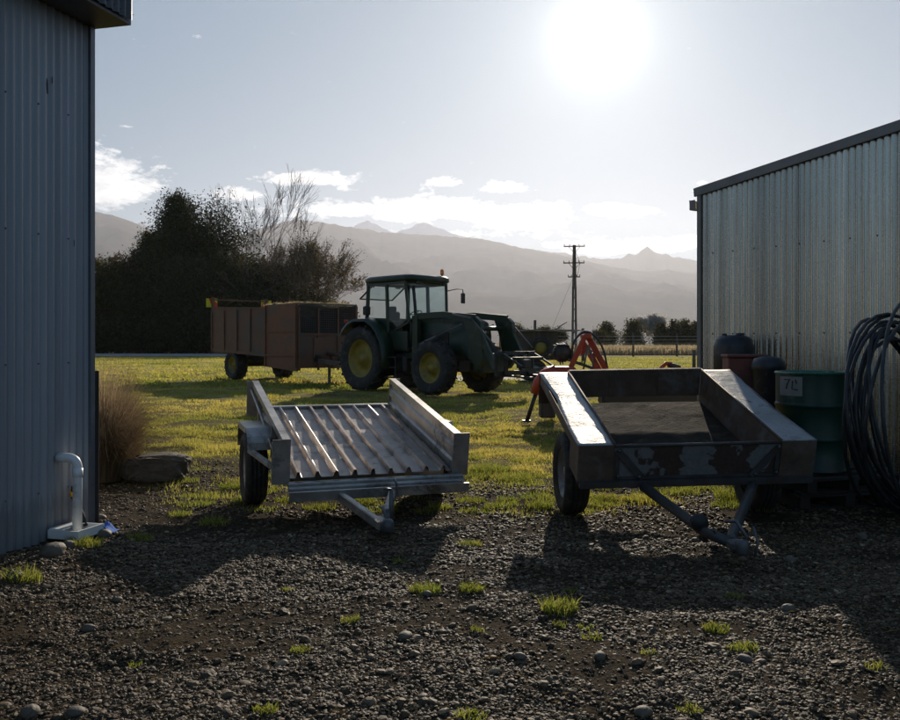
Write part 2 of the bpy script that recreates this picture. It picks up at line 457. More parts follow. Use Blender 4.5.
# the sun itself and the bright air round it, by angle from the sun's true direction
dt = N(nt, 'ShaderNodeVectorMath', operation='DOT_PRODUCT'); nt.links.new(tc.outputs['Generated'], dt.inputs[0]); dt.inputs[1].default_value = tuple(sd)
ang = mth(nt, 'ARCCOSINE', mth(nt, 'MINIMUM', dt.outputs['Value'], .999999))
g1 = mth(nt, 'MULTIPLY', mth(nt, 'POWER', 2.718, mth(nt, 'MULTIPLY', mth(nt, 'POWER', mth(nt, 'DIVIDE', ang, R(2.0)), 2.0), -1.0)), 5.0)
g2 = mth(nt, 'MULTIPLY', mth(nt, 'POWER', 2.718, mth(nt, 'DIVIDE', ang, -R(5.6))), 4.6)
gl = mth(nt, 'ADD', g1, g2); glc = N(nt, 'ShaderNodeCombineXYZ')
for i_, k_ in enumerate((1, .97, .90)): nt.links.new(mth(nt, 'MULTIPLY', gl, k_), glc.inputs[i_])
skyc = mixc(nt, 1.0, skyc, glc.outputs[0], 'ADD')
nt.links.new(skyc, bg.inputs['Color']); bg.inputs['Strength'].default_value = .15
nt.links.new(bg.outputs[0], wo.inputs['Surface'])

# ------------------------------------------------------------------ GROUND
def axis(fine0, fine1, step, far, g=1.12):
    a = list(np.arange(fine0, fine1, step)); s = step; x = a[-1]
    while x < far: s *= g; x += s; a.append(x)
    return a
ys = np.array([-600,-200,-60,-20,-6,-2,0.0,1.0] + axis(1.6, 13, .045, 14500, 1.09))
xp = axis(0, 6.5, .05, 13500, 1.12); xs = np.array([-v for v in xp[::-1][:-1]] + xp)
def gz(x, y):
    near = 1 - sstep(14, 60, y)
    z = (fbm(x*1.1, y*1.1, 3, 3)-.5)*.07*near
    z = z + (fbm(x*.7+5, y*1.5, 13, 3)-.5)*.16*sstep(9.5, 13, y)*(1-sstep(40, 90, y))
    z = z + (fbm(x*5, y*5, 9, 3)-.5)*.035*(1-sstep(10, 30, y))
    z = z + (fbm(x*22, y*22, 5, 2)-.5)*.018*(1-sstep(8, 14, y))
    return z - .012
xs = np.clip(xs, -12200, 12200); ys = np.minimum(ys, 12200)
xs = np.unique(xs); ys = np.unique(ys)
X, Y = np.meshgrid(xs, ys); Z = gz(X, Y)
nx, ny = len(xs), len(ys)
vv = np.stack([X.ravel(), Y.ravel(), Z.ravel()], 1)
ii = (np.arange(ny-1)[:, None]*nx + np.arange(nx-1)[None]).ravel()
quads = np.stack([ii, ii+1, ii+nx+1, ii+nx], 1)
m, nt, out = new_mat('ground_gravel_to_paddock')
geo = N(nt, 'ShaderNodeNewGeometry'); pos = geo.outputs['Position']
sp = N(nt, 'ShaderNodeSeparateXYZ'); nt.links.new(pos, sp.inputs[0]); py_ = sp.outputs[1]; px_ = sp.outputs[0]
nlow = noise(nt, pos, .8, 6, .6); nmid = noise(nt, pos, 6, 6, .65); nhi = noise(nt, pos, 45, 5, .7)
vor = N(nt, 'ShaderNodeTexVoronoi'); vor.inputs['Scale'].default_value = 55; nt.links.new(pos, vor.inputs['Vector'])
grav = mixc(nt, .6, ramp(nt, nhi, [(.3, (.025,.018,.011)), (.7, (.08,.058,.037))]), ramp(nt, vor.outputs['Color'], [(.1, (.02,.015,.009)), (.9, (.11,.085,.055))]))
grav = mixc(nt, ramp(nt, nmid, [(.45, (0,0,0)), (.65, (.6,.6,.6))]), grav, (.05,.04,.03))
soil = ramp(nt, nhi, [(.3, (.06,.042,.022)), (.7, (.14,.10,.055))])
nearg = ramp(nt, nmid, [(.3, (.11,.10,.026)), (.55, (.18,.15,.045)), (.75, (.25,.19,.075))])
nearg = mixc(nt, .45, nearg, ramp(nt, nhi, [(.3, (.055,.045,.015)), (.7, (.22,.17,.07))]))
sc_ = N(nt, 'ShaderNodeMapping'); sc_.inputs['Scale'].default_value = (1, .35, 1); nt.links.new(pos, sc_.inputs['Vector'])
mp = N(nt, 'ShaderNodeMapping'); mp.inputs['Scale'].default_value = (.3, 1.2, 1); nt.links.new(pos, mp.inputs['Vector'])
patch = noise(nt, mp.outputs[0], .25, 6, .6)
farg = ramp(nt, patch, [(.3, (.30,.28,.07)), (.5, (.46,.41,.12)), (.7, (.58,.46,.21))])
gmix = ramp(nt, mth(nt, 'DIVIDE', py_, 60.0), [(.2, (0,0,0)), (.7, (1,1,1))])
grass = mixc(nt, gmix, nearg, farg)
grass = mixc(nt, ramp(nt, nlow, [(.40, (.7,.7,.7)), (.52, (0,0,0))]), grass, soil)
edge = mth(nt, 'ADD', py_, mth(nt, 'MULTIPLY', mth(nt, 'SUBTRACT', nlow, .5), 9.0))
edge = mth(nt, 'ADD', edge, mth(nt, 'MULTIPLY', mth(nt, 'SUBTRACT', nmid, .5), 3.0))
gf = ramp(nt, mth(nt, 'DIVIDE', edge, 20.0), [(.43, (0,0,0)), (.55, (1,1,1))])
c = mixc(nt, gf, grav, grass)
# beyond the yard: dry rough pasture, then dark far plain
c = mixc(nt, ramp(nt, mth(nt, 'DIVIDE', py_, 400.0), [(.21, (0,0,0)), (.23, (1,1,1)), ]), c, ramp(nt, noise(nt, pos, .2, 6, .6), [(.3, (.20,.16,.08)), (.7, (.34,.27,.16))]))
c = mixc(nt, ramp(nt, mth(nt, 'DIVIDE', py_, 4000.0), [(.05, (0,0,0)), (.2, (1,1,1))]), c, (.07,.07,.035))
p = N(nt, 'ShaderNodeBsdfPrincipled'); nt.links.new(c, p.inputs['Base Color']); p.inputs['Roughness'].default_value = 1.0; p.inputs['Specular IOR Level'].default_value = .03
h = mth(nt, 'ADD', mth(nt, 'MULTIPLY', vor.outputs['Distance'], -.6), nhi)
nt.links.new(bump(nt, h, .02, .8), p.inputs['Normal']); nt.links.new(p.outputs[0], out.inputs['Surface'])
ground = np_mesh('ground', vv, None, m, True, None, quads); tag(ground, 'gravel yard running into a mown paddock', None, None, 'structure')

# gravel drive strips in the paddock
def strip(name, pts, w, mat, z):
    g = []
    for (x, y, ww) in pts: g.append([(x, y-ww/2, z), (x, y+ww/2, z)])
    mb = MB(); mb.sheet(g); o = mb.build(name, mat); o['kind'] = 'structure'; return o
M['roadg'] = surf('pale_gravel_road', (.34,.32,.30), .85, 0, .15, .8, (.26,.23,.19), .3, .02, 4)
strip('road', [(-70,100,26),(-30,98,24),(-20,96,20),(-10,95,14)], 0, M['roadg'], .03)
strip('gravel_path', [(-2,33.5,4.5),(4,34,5.5),(9,34,5.5),(14,35,6)], 0, M['roadg'], .02)

# ------------------------------------------------------------------ gravel stones (stuff)
def ico(sub=0):
    t = (1+5**.5)/2
    v = [(-1,t,0),(1,t,0),(-1,-t,0),(1,-t,0),(0,-1,t),(0,1,t),(0,-1,-t),(0,1,-t),(t,0,-1),(t,0,1),(-t,0,-1),(-t,0,1)]
    f = [(0,11,5),(0,5,1),(0,1,7),(0,7,10),(0,10,11),(1,5,9),(5,11,4),(11,10,2),(10,7,6),(7,1,8),(3,9,4),(3,4,2),(3,2,6),(3,6,8),(3,8,9),(4,9,5),(2,4,11),(6,2,10),(8,6,7),(9,8,1)]
    v = [Vector(p).normalized() for p in v]
    for _ in range(sub):
        cache = {}; nf = []
        def mid(a, b):
            k = (min(a,b), max(a,b))
            if k not in cache: cache[k] = len(v); v.append(((v[a]+v[b])/2).normalized())
            return cache[k]
        for (a,b,c) in f:
            x, y, z = mid(a,b), mid(b,c), mid(c,a); nf += [(a,x,z),(b,y,x),(c,z,y),(x,y,z)]
        f = nf
    return np.array([tuple(p) for p in v]), np.array(f)
def scatter_stones(n, yr, rr, sub, zoff=.3, pw=2.2, filt=None):
    """n stones, random in the frustum footprint"""
    y = yr[0] + (yr[1]-yr[0])*rng.random(n*3)**1.25
    x = (rng.random(n*3)*2-1)*(.56*y+.5)
    wallx = -2.72 + (y-6.6)*.268       # keep clear of the left shed
    ok = (x > wallx+.02) | (y > 6.7)
    ok &= rng.random(n*3) < np.clip((fbm(x*1.7, y*2.6, 71, 4)-.33)*5.5, .22, 1)
    if filt is not None: ok &= filt(x, y)
    x = x[ok][:n]; y = y[ok][:n]; n = len(x)
    r = rr[0] + (rr[1]-rr[0])*rng.random(n)**pw
    bv, bf = ico(sub)
    sx = .75+.5*rng.random((n,1)); sy = .75+.5*rng.random((n,1)); sz = .30+.40*rng.random((n,1))
    jit = 1 + (rng.random((n, len(bv)))-.5)*(.75 if sub == 0 else .30)
    P = bv[None]*jit[:, :, None]*r[:, None, None]
    P[:, :, 0] *= sx; P[:, :, 1] *= sy; P[:, :, 2] *= sz
    th = rng.random(n)*6.283; tl = (rng.random(n)-.5)*.9
    c, s = np.cos(tl)[:, None], np.sin(tl)[:, None]
    py = P[:,:,1]*c - P[:,:,2]*s; pz = P[:,:,1]*s + P[:,:,2]*c
    c, s = np.cos(th)[:, None], np.sin(th)[:, None]
    px = P[:,:,0]*c - py*s; py = P[:,:,0]*s + py*c
    zz = gz(x, y) + r*zoff*.6
    V = np.stack([px+x[:,None], py+y[:,None], pz+zz[:,None]], 2).reshape(-1,3)
    Fc = (bf[None] + (np.arange(n)*len(bv))[:,None,None]).reshape(-1,3)
    T = np.repeat(rng.random(n), len(bv))
    return V, Fc, T
def joinnp(parts):
    o = 0; Vs=[];Fs=[];Ts=[]
    for V,Fc,T in parts: Vs.append(V);Fs.append(Fc+o);Ts.append(T);o+=len(V)
    return np.concatenate(Vs),np.concatenate(Fs),np.concatenate(Ts)
m, nt, out = new_mat('gravel_stones')
a = N(nt, 'ShaderNodeAttribute', attribute_name='tint')
geo = N(nt, 'ShaderNodeNewGeometry')
c = ramp(nt, a.outputs['Fac'], [(0, (.038,.022,.010)), (.45, (.085,.055,.028)), (.78, (.165,.113,.062)), (.95, (.27,.19,.115)), (1, (.52,.40,.26))])
c = mixc(nt, .35, c, ramp(nt, noise(nt, geo.outputs['Position'], 90, 4, .7), [(.3, (.040,.026,.014)), (.7, (.165,.115,.068))]))
p = N(nt, 'ShaderNodeBsdfPrincipled'); nt.links.new(c, p.inputs['Base Color']); p.inputs['Roughness'].default_value = .68; p.inputs['Specular IOR Level'].default_value = .30
nt.links.new(p.outputs[0], out.inputs['Surface']); M['gravel'] = m
fl_far = lambda x, y: (fbm(x*.8, y*.8, 31, 3)*7 + 5.6 > y)
V, Fc, T = joinnp([scatter_stones(130000, (2.2, 6.4), (.003, .012), 0, pw=1.7),
                   scatter_stones(45000, (4.8, 10.5), (.006, .018), 0, filt=fl_far),
                   scatter_stones(2300, (2.3, 8.6), (.010, .027), 1, .25, 2.6),
                   scatter_stones(40, (3.2, 9.5), (.022, .036), 2, .2, 2.0)])
gv = np_mesh('gravel', V, Fc, M['gravel'], False, T); tag(gv, 'loose grey river gravel covering the yard', None, None, 'stuff')

# ------------------------------------------------------------------ grass (stuff)
def blades(x, y, hgt, wid, lean=.75, seg2=True):
    n = len(x); th = rng.random(n)*6.283; ln = (rng.random(n)*lean+.08)*hgt; la = rng.random(n)*6.283
    bx, by = np.cos(th)*wid/2, np.sin(th)*wid/2; z = gz(x, y)-.004
    lx, ly = np.cos(la)*ln, np.sin(la)*ln
    a = np.stack([x-bx, y-by, z],1); b = np.stack([x+bx, y+by, z],1)
    c = np.stack([x-bx*.7+lx*.4, y-by*.7+ly*.4, z+hgt*.6],1); d = np.stack([x+bx*.7+lx*.4, y+by*.7+ly*.4, z+hgt*.6],1)
    e = np.stack([x+lx*1.3, y+ly*1.3, z+hgt],1)
    V = np.stack([a,b,c,d,e],1).reshape(-1,3)
    k = np.arange(n)[:,None]*5
    Fc = np.concatenate([k+np.array([[0,1,3]]), k+np.array([[0,3,2]]), k+np.array([[2,3,4]])])
    return V, Fc
def grass_dens(x, y):
    n1 = fbm(x*.9, y*.9, 41, 4); n2 = fbm(x*.25+9, y*.25, 47, 3)
    base = sstep(7.0, 11.8, y + (n1-.5)*10)
    return base, n1, n2
def field(n, yr, hr, wr, pw=1.0, thr=.0):
    y = yr[0] + (yr[1]-yr[0])*rng.random(n)**pw; x = (rng.random(n)*2-1)*(.54*y+.6)
    b, n1, n2 = grass_dens(x, y); cl = fbm(x*2.2, y*2.2, 53, 3)
    keep = rng.random(n) < b*np.clip((cl-.30)*2.2, .3, 1)
    wallx = -2.72 + (y-6.6)*.268
    keep &= (x > wallx+.05) | (y > 6.8)
    shx = 3.12 + (11.0-y)*.65; keep &= (x < shx-.05)|(y > 11.4)
    x = x[keep]; y = y[keep]; cl = cl[keep]
    h_ = (hr[0] + (hr[1]-hr[0])*rng.random(len(x))**1.6) * (.35+1.8*np.clip((cl-.35)*2.2, 0, 1))
    w_ = wr[0] + (wr[1]-wr[0])*rng.random(len(x))
    V, Fc = blades(x, y, h_, w_)
    t = np.repeat(np.clip(rng.random(len(x))*.45 + fbm(x*.35,y*.5,61,3)*1.1-.3, 0, 1), 5)
    return V, Fc, t
def tuft(cx, cy, r, n, h):
    a = rng.random(n)*6.283; q = r*np.sqrt(rng.random(n)); x = cx+np.cos(a)*q; y = cy+np.sin(a)*q*.8
    V, Fc = blades(x, y, h*(.45+.7*rng.random(n)), .004+.004*rng.random(n), .8)
    return V, Fc, np.repeat(rng.random(n)*.4, 5)
parts = [field(380000, (6.8, 13), (.016,.05), (.004,.008)), field(330000, (13, 27), (.02,.055), (.008,.017), 1.3),
         field(230000, (27, 80), (.04,.08), (.03,.07), 1.2)]
def gpt(px, py):
    D = H*F/(py-HY); return ((px-CX)/F*D, D)
for (px, py, r, n, h) in [(560,612,.10,240,.07),(425,592,.09,200,.06),(472,592,.07,150,.06),(535,520,.0,1,.01),(350,622,.05,70,.04),(22,582,.11,240,.08),(85,545,.12,260,.07),
                          (140,538,.1,150,.05),(716,630,.07,120,.04),(742,648,.07,130,.04),(592,638,.05,90,.035),(478,632,.04,60,.03),(300,650,.05,80,.035),(265,712,.05,90,.035),
                          (470,716,.06,110,.035),(735,598,.05,70,.03),(400,560,.05,60,.03),(470,545,.08,120,.05),(215,522,.12,200,.06),(180,515,.12,160,.05),(585,627,.04,50,.03),
                          (875,668,.05,50,.04),(570,590,.05,60,.03),(640,500,.15,260,.05),(600,505,.12,200,.05),(665,505,.09,140,.06),(680,492,.2,300,.07),(730,500,.14,260,.13),(500,505,.15,220,.06),
                          (540,508,.12,240,.09),(470,500,.14,220,.06),(320,505,.15,220,.05),(360,500,.15,200,.05),(290,498,.15,200,.05),(200,495,.2,260,.05),(180,480,.2,260,.06),(760,512,.1,90,.06),
                          (600,478,.2,300,.09),(490,470,.25,420,.10),(515,478,.2,340,.10),(440,505,.1,140,.06),(120,470,.15,220,.08),(100,478,.12,200,.07),(288,585,.04,40,.03),(135,660,.03,30,.03),(650,655,.04,40,.03),(690,712,.05,80,.03),(560,625,.04,60,.03)]:
    x, y = gpt(px, py); V_, F_ , T_ = tuft(x, y, r, n, h); parts.append((V_, F_, T_))
for _ in range(420):
    y = 7.3+9.5*rng.random()**1.1; x = (rng.random()*2-1)*(.52*y); g0 = float(fbm(np.array(x*.9), np.array(y*.9), 41, 4))
    if x < -2.72+(y-6.6)*.268+.1 or x > 3.12+(11.0-y)*.65-.2 or (y < 9.2 and rng.random() > g0): continue
    s_ = .5+.8*rng.random(); V_, F_, T_ = tuft(x, y, .11*s_+.05, int(150*s_), .035+.055*s_*rng.random()); parts.append((V_, F_, T_*.7))
V, Fc, T = joinnp(parts)
M['grass'] = leaf_mat('grass_blades', (.13,.19,.042), (.60,.49,.21), .58, (1.35,1.3,.7))
gr = np_mesh('grass', V, Fc, M['grass'], False, T); tag(gr, 'short mown paddock grass with tufts straying into the gravel', None, None, 'stuff')
# tall dry grass along the far fence
n = 42000; x = -22+rng.random(n)*75; y = 93+rng.random(n)*16
V, Fc = blades(x, y, .45+.75*rng.random(n), .09+.1*rng.random(n), .4)
M['dry'] = leaf_mat('dry_grass', (.36,.28,.15), (.55,.44,.27), .55)
dg = np_mesh('dry_grass', V, Fc, M['dry'], False, np.repeat(rng.random(n), 5)); tag(dg, 'long dry grass beyond the paddock fence', None, None, 'stuff')

def litter(n):
    y = 2.4+6*rng.random(n)**1.2; x = (rng.random(n)*2-1)*.56*y; k = (x > -2.72+(y-6.6)*.268+.05); x=x[k]; y=y[k]; n=len(x)
    th = rng.random(n)*6.283; L_ = .008+.014*rng.random(n); w = L_*(.3+.4*rng.random(n)); tw = rng.random(n) < .35; L_[tw] *= 3.2; w[tw] = .0016
    z = gz(x,y)+.012; c, s_ = np.cos(th), np.sin(th); P=[]
    for a_, b_, dz in ((-1,0,0),(0,1,.006),(1,0,.002),(0,-1,.004)): P.append(np.stack([x+c*L_*a_-s_*w*b_, y+s_*L_*a_+c*w*b_, z+dz+rng.random(n)*.006],1))
    return np.stack(P,1).reshape(-1,3), np.arange(4*n).reshape(-1,4), np.repeat(rng.random(n),4)
V, Q, T = litter(420)
o = np_mesh('leaf_litter', V, None, leaf_mat('dead_leaves',(.10,.06,.03),(.38,.27,.10),.35), False, T, Q); tag(o,'dead leaves, straw and twigs scattered on the gravel',None,None,'stuff')

# ------------------------------------------------------------------ MOUNTAINS
def ridge(name, pts, Df, Dr, Db, seed, mat, rel):
    pxs = [p[0] for p in pts]; azs = np.linspace(R(-52), R(52), 620)
    pp = CX + F*np.tan(azs); yy = np.interp(pp, pxs, [p[1] for p in pts])
    el_ = (HY - yy)/F*np.cos(azs)                       # tan elevation
    nt_ = 70; V = []
    for i in range(nt_):
        t = i/(nt_-1)
        if t < .72:
            s = t/.72; D = Df + (Dr-Df)*s; prof = s**1.25
        else:
            s = (t-.72)/.28; D = Dr + (Db-Dr)*s; prof = 1 - s**.8
        x = D*np.sin(azs); y = D*np.cos(azs)
        hr = el_*Dr + H
        k = min(1, (1-abs(2*min(t/.72,1)-1)))            # relief zero on foot and crest
        nzs = 1-np.abs(2*fbm(x/900*rel, y/1500*rel, seed, 5)-1)*1.9
        crest = (fbm(azs*160, azs*0+seed, seed+3, 5)-.5)*.0024*Dr*(prof**4)*(2.6 if Dr > 10500 else 1.2)
        z = hr*prof*(1 + (nzs-.6)*.55*k) + crest
        V.append(np.stack([x, y, z-3*(t==0)], 1))
    V = np.concatenate(V); nn_ = len(azs)
    ii = (np.arange(nt_-1)[:,None]*nn_ + np.arange(nn_-1)[None]).ravel()
    q = np.stack([ii, ii+1, ii+nn_+1, ii+nn_], 1)
    o = np_mesh(name, V, None, mat, True, None, q); tag(o, None, None, None, 'structure'); return o
m, nt, out = new_mat('mountain_slopes')
geo = N(nt, 'ShaderNodeNewGeometry'); sp = N(nt, 'ShaderNodeSeparateXYZ'); nt.links.new(geo.outputs['Position'], sp.inputs[0])
n1 = noise(nt, geo.outputs['Position'], .0016, 8, .65)
c = ramp(nt, n1, [(.3, (.05,.05,.035)), (.55, (.09,.08,.055)), (.75, (.14,.12,.09))])
sn = mth(nt, 'ADD', sp.outputs[2], mth(nt, 'MULTIPLY', n1, 700.0))
c = mixc(nt, ramp(nt, mth(nt, 'DIVIDE', sn, 2000.0), [(.80, (0,0,0)), (.84, (.8,.8,.8))]), c, (.75,.78,.82))
p = N(nt, 'ShaderNodeBsdfDiffuse'); nt.links.new(c, p.inputs[0]); nt.links.new(p.outputs[0], out.inputs['Surface'])
ridge('hills', [(-900,215),(-400,210),(-100,206),(40,206),(86,209),(98,211),(113,215),(130,221),(150,229),(175,236),(210,238),(240,233),(267,225),(293,219),(320,221),(343,225),(380,231),(420,233),(450,235),(480,237),(520,247),(568,256),(613,266),(640,271),(667,269),(701,274),(800,285),(1000,270),(1500,240),(2400,220)],
      3800, 9000, 10100, 5, m, .9)
ridge('far_mountains', [(-900,215),(-200,218),(100,222),(125,226),(142,219),(165,236),(200,238),(225,236),(243,231),(300,236),(345,228),(360,222),(368,219),(380,225),(395,230),(410,226),(424,221),(436,226),(455,232),(500,244),(560,252),(579,255),(605,257),(619,257),(629,252),(636,254),(647,246),(657,251),(667,254),(683,257),(701,262),(800,270),(1000,240),(1600,230),(2400,220)],
      10000, 11200, 11900, 23, m, .8)

# haze
hb = MB(); hb.box((0, 5200, 833), (24800, 14400, 1674), None); 
m, nt, out = new_mat('haze')
pv = N(nt, 'ShaderNodeVolumePrincipled'); pv.inputs['Density'].default_value = 4.7e-5
pv.inputs['Color'].default_value = (.82,.85,.96,1); pv.inputs['Anisotropy'].default_value = .5
try: pv.inputs['Density Attribute'].default_value = ''
except Exception: pass
nt.links.new(pv.outputs[0], out.inputs['Volume'])
HAZE = hb.build('haze', m); HAZE.location = (0,0,0); HAZE['kind'] = 'stuff'; HAZE['label'] = 'pale sunlit haze hanging over the whole valley'

# ------------------------------------------------------------------ SHEDS
def corr(name, L_, zb, zt, mat, parent, loc=(0,0,0), rz=0.0, x0=0.0, amp=.0105, pitch=.0762, step=8):
    """corrugated sheet standing on local XZ, ribs upright; zb, zt may be functions of x"""
    n = int(L_/pitch*step); X_ = np.linspace(0, L_, n+1) + x0
    fz = lambda f, x: f(x) if callable(f) else f
    g = []
    rows = [0, .5, 1]
    for x in X_:
        d = amp*math.sin(2*math.pi*x/pitch)
        z0, z1 = fz(zb, x), fz(zt, x)
        g.append([(x, d, z0+(z1-z0)*r) for r in rows])
    mb = MB(); mb.sheet(g, smooth=True)
    o = mb.build(name, mat, parent, fix=False); o.location = loc; o.rotation_euler = (0,0,rz); return o
# right shed: local x runs along the visible gable wall towards the camera, y goes into the shed
RS = thing('farm_shed', 'silvery corrugated iron shed with a sloping roofline and grey barge flashing', 'shed', (3.143,11.0,0), math.atan2(-.839,.545))
zt = lambda x: 3.26 + .113*x
corr('wall', 10.5, -.1, zt, M['iron_right'], RS)
corr('wall', 7.0, -.1, 3.24, M['iron_right'], RS, (0,0,0), R(90), .02)
corr('wall', 7.0, -.1, lambda x: zt(10.5), M['iron_right'], RS, (10.5,0,0), R(90), .02)
corr('wall', 10.5, -.1, zt, M['iron_right'], RS, (0,7.0,0))
mb = MB(); mb.box((.012,-.012,1.6),(.06,.05,3.30)); mb.build('corner_flashing', M['flash_right'], RS)
mb = MB(); a = math.atan(.113)
x0, x1 = -.06, 4.52; x2 = 10.6
for (u, v, dz) in ((x0, x1, 0), (x1-.05, x2, .004)):
    mb.bar((u, -.035-dz, zt(u)+.025), (v, -.035-dz, zt(v)+.025), .03, .10)
    mb.bar((u, .03, zt(u)+.078+dz), (v, .03, zt(v)+.078+dz), .16, .006)
mb.build('barge_flashing', M['flash_right'], RS)
mb = MB(); g = []
for i in range(200):
    y = -.02+7.1*i/199; d = .008*math.sin(2*math.pi*y/.0762)
    g.append([(-.12, y, zt(-.12)+.06+d), (10.7, y, zt(10.7)+.06+d)])
mb.sheet(g, .004, (0,0,1)); mb.build('roof', M['roof_under'], RS)
mb = MB(); mb.prism([(-.03,3.06),(-.105,3.06),(-.125,3.19),(-.118,3.19),(-.10,3.067),(-.03,3.067)], -.06, 7.1); 
mb.box((-.07,-.062,3.125),(.09,.004,.12)); mb.build('gutter', M['flash_right'], RS)
mb = MB()
for x_ in np.arange(.2, 10, .3048):
    for z_ in (.5, 1.5, 2.5, 3.4):
        if z_ < zt(x_)-.15: mb.lathe([(0,-.022),(.008,-.018),(.009,-.008)], 'Y', (round(x_/.0762)*.0762-.019, 0, z_), 6)
o = mb.build('screw_heads', M['black'], RS); o.name = 'screw'; o['kind'] = 'stuff'

# left shed: local x runs along the visible wall towards the camera, y points out of the wall
LS = thing('farm_shed', 'dark blue-grey corrugated shed wall filling the left edge, eave jutting out at top', 'shed', (-2.72,6.6,0), math.atan2(-.966,-.259))
corr('wall', 9.5, -.12, 3.83, M['iron_left'], LS)
corr('wall', 6.0, -.12, 3.83, M['iron_left'], LS, (0,0,0), R(-90), .02)
corr('wall', 6.0, -.12, 3.83, M['iron_left'], LS, (9.5,0,0), R(-90), .02)
corr('wall', 9.5, -.12, 3.83, M['iron_left'], LS, (0,-6.0,0))
mb = MB(); mb.box((.0,.006,1.87),(.05,.05,3.94)); mb.build('corner_flashing', M['flash_left'], LS)
mb = MB(); g = []
for i in range(500):
    x = -.06+9.6*i/499; d = .009*math.sin(2*math.pi*x/.0762)
    g.append([(x, -6.2, 4.9+d), (x, 0, 3.90+d), (x, .345, 3.845+d)])
mb.sheet(g, .004, (0,0,1)); mb.build('roof', M['roof_under'], LS)
mb = MB(); mb.box((4.7, .16, 3.80), (9.5, .33, .05)); mb.build('soffit', M['roof_under'], LS)
f_ = corr('fascia', 9.56, lambda x: 3.80, lambda x: 4.35, M['roof_under'], LS, (-.03,.345,0), 0, 0, .012)
def on_left(px, py):
    k = (px-CX)/F           # wall point seen at px: (-2.72-.259 t)/(6.6-.966 t) = k
    t = (-2.72 - k*6.6)/(.259 - k*.966); D = 6.6-.966*t
    return t, H-(py-HY)*D/F, D
mb = MB()
for (px, py, w, h_) in ((46,86,.018,.11),(51,80,.008,.05),(73,243,.008,.05)):
    t, z, D = on_left(px, py); mb = MB(); mb.prism([(t-w/2,z-h_/2),(t+w*.1,z-h_*.5),(t+w*.5,z+h_*.1),(t+w*.2,z+h_/2),(t-w*.3,z+h_*.3)], .0095, .0115); mb.build('rust_hole', M['ink'], LS)

mb = MB()
for x_ in np.arange(.2, 9, .3048):
    for z_ in (.35, 1.25, 2.15, 3.05): mb.lathe([(0,.020),(.006,.017),(.007,.008)], 'Y', (round(x_/.0762)*.0762+.019, 0, z_), 6)
o = mb.build('screw', M['flash_left'], LS); o['kind'] = 'stuff'

# steel post against the left shed corner
mb = MB(); mb.box((0,0,.60),(.035,.05,1.24)); mb.box((0,.03,.6),(.10,.006,1.2))
o = mb.build('steel_post', M['black']); o.location = at(91.5, 6.66, -.02); o.rotation_euler=(0,0,R(15)); tag(o, 'dark steel post standing hard against the corner of the blue-grey shed', 'post')

# downpipe, tray, cloth, hose
t, z, D = on_left(70, 460)
def lw(t_, y_, z_=0):       # left wall local -> world
    c, s = math.cos(LS.rotation_euler[2]), math.sin(LS.rotation_euler[2])
    return Vector((-2.72+c*t_-s*y_, 6.6+s*t_+c*y_, z_))
p0 = lw(.37,.02,.575); p1 = lw(.36,.07,.575); p2 = lw(.355,.12,.56); p3 = lw(.33,.155,.49); p4 = lw(.38,.19,.05)
mb = MB(); pts = [p0,p1]
for q in np.linspace(.15, 1, 7):
    pts.append((p1*(1-q)**2 + lw(.335,.16,.585)*2*q*(1-q) + p3*q**2))
pts.append(p4); mb.tube(pts, .033, 14)
mb.tube([pts[-2]+Vector((0,0,.01)), pts[-2]+(p4-pts[-2])*.12], .037, 14)
o = mb.build('downpipe', M['pvc']); tag(o, 'bent white plastic pipe coming out of the shed wall into a tray', 'pipe')
ty = thing('drain_tray', 'white shallow plastic tray on the gravel under the bent pipe', 'tray', lw(.36,.17,.03), LS.rotation_euler[2])
mb = MB(); w_, d_, h_ = .27, .22, .06
mb.box((0,0,.006),(w_,d_,.012)); mb.box((-w_/2,0,h_/2),(.014,d_+.03,h_)); mb.box((w_/2,0,h_/2),(.014,d_+.03,h_)); mb.box((0,-d_/2,h_/2),(w_-.01,.014,h_)); mb.box((0,d_/2,h_/2),(w_-.01,.014,h_))
mb.build('tray', M['pvc'], ty)
mb = MB(); mb.box((0,-.07,h_+.003),(w_-.02,d_*.5,.008)); mb.build('lid', M['pvc'], ty)
mb = MB(); g=[]
for i in range(13):
    row=[]
    for j in range(11):
        u=i/12; v=j/10; row.append((u*.15, v*.12, .015+.065*fbm(u*4+3,v*4+1,5,3)*math.sin(math.pi*min(1,u*1.2+.05))*1.3))
    g.append(row)
mb.sheet(g,.004,(0,0,1),True); o = mb.build('rag', M['blue']); o.location = at(92.5, 6.30, .01); tag(o, 'crumpled bright blue rag beside the white tray', 'rag')
hs = thing('garden_hose', 'black hose end with a yellow fitting leaning behind the white pipe', 'hose', lw(.38,.10,.02), 0)
base = lw(.38,.10,.02)
def rel(v): return v-base
mb = MB(); hp = [lw(.235,.15,.07), lw(.25,.13,.14), lw(.265,.10,.23), lw(.275,.07,.29)]
mb.tube([rel(p) for p in hp], [.016,.02,.02,.017], 10); mb.tube([rel(hp[-1]+Vector((0,0,.03))), rel(hp[-1]+Vector((.0,0,.07)))], .011, 10); mb.build('hose_end', M['bplastic'], hs)
mb = MB(); mb.tube([rel(hp[-1]-Vector((0,0,.005))), rel(hp[-1]+Vector((0,0,.03)))], .022, 12); mb.build('fitting', M['yellow'], hs)

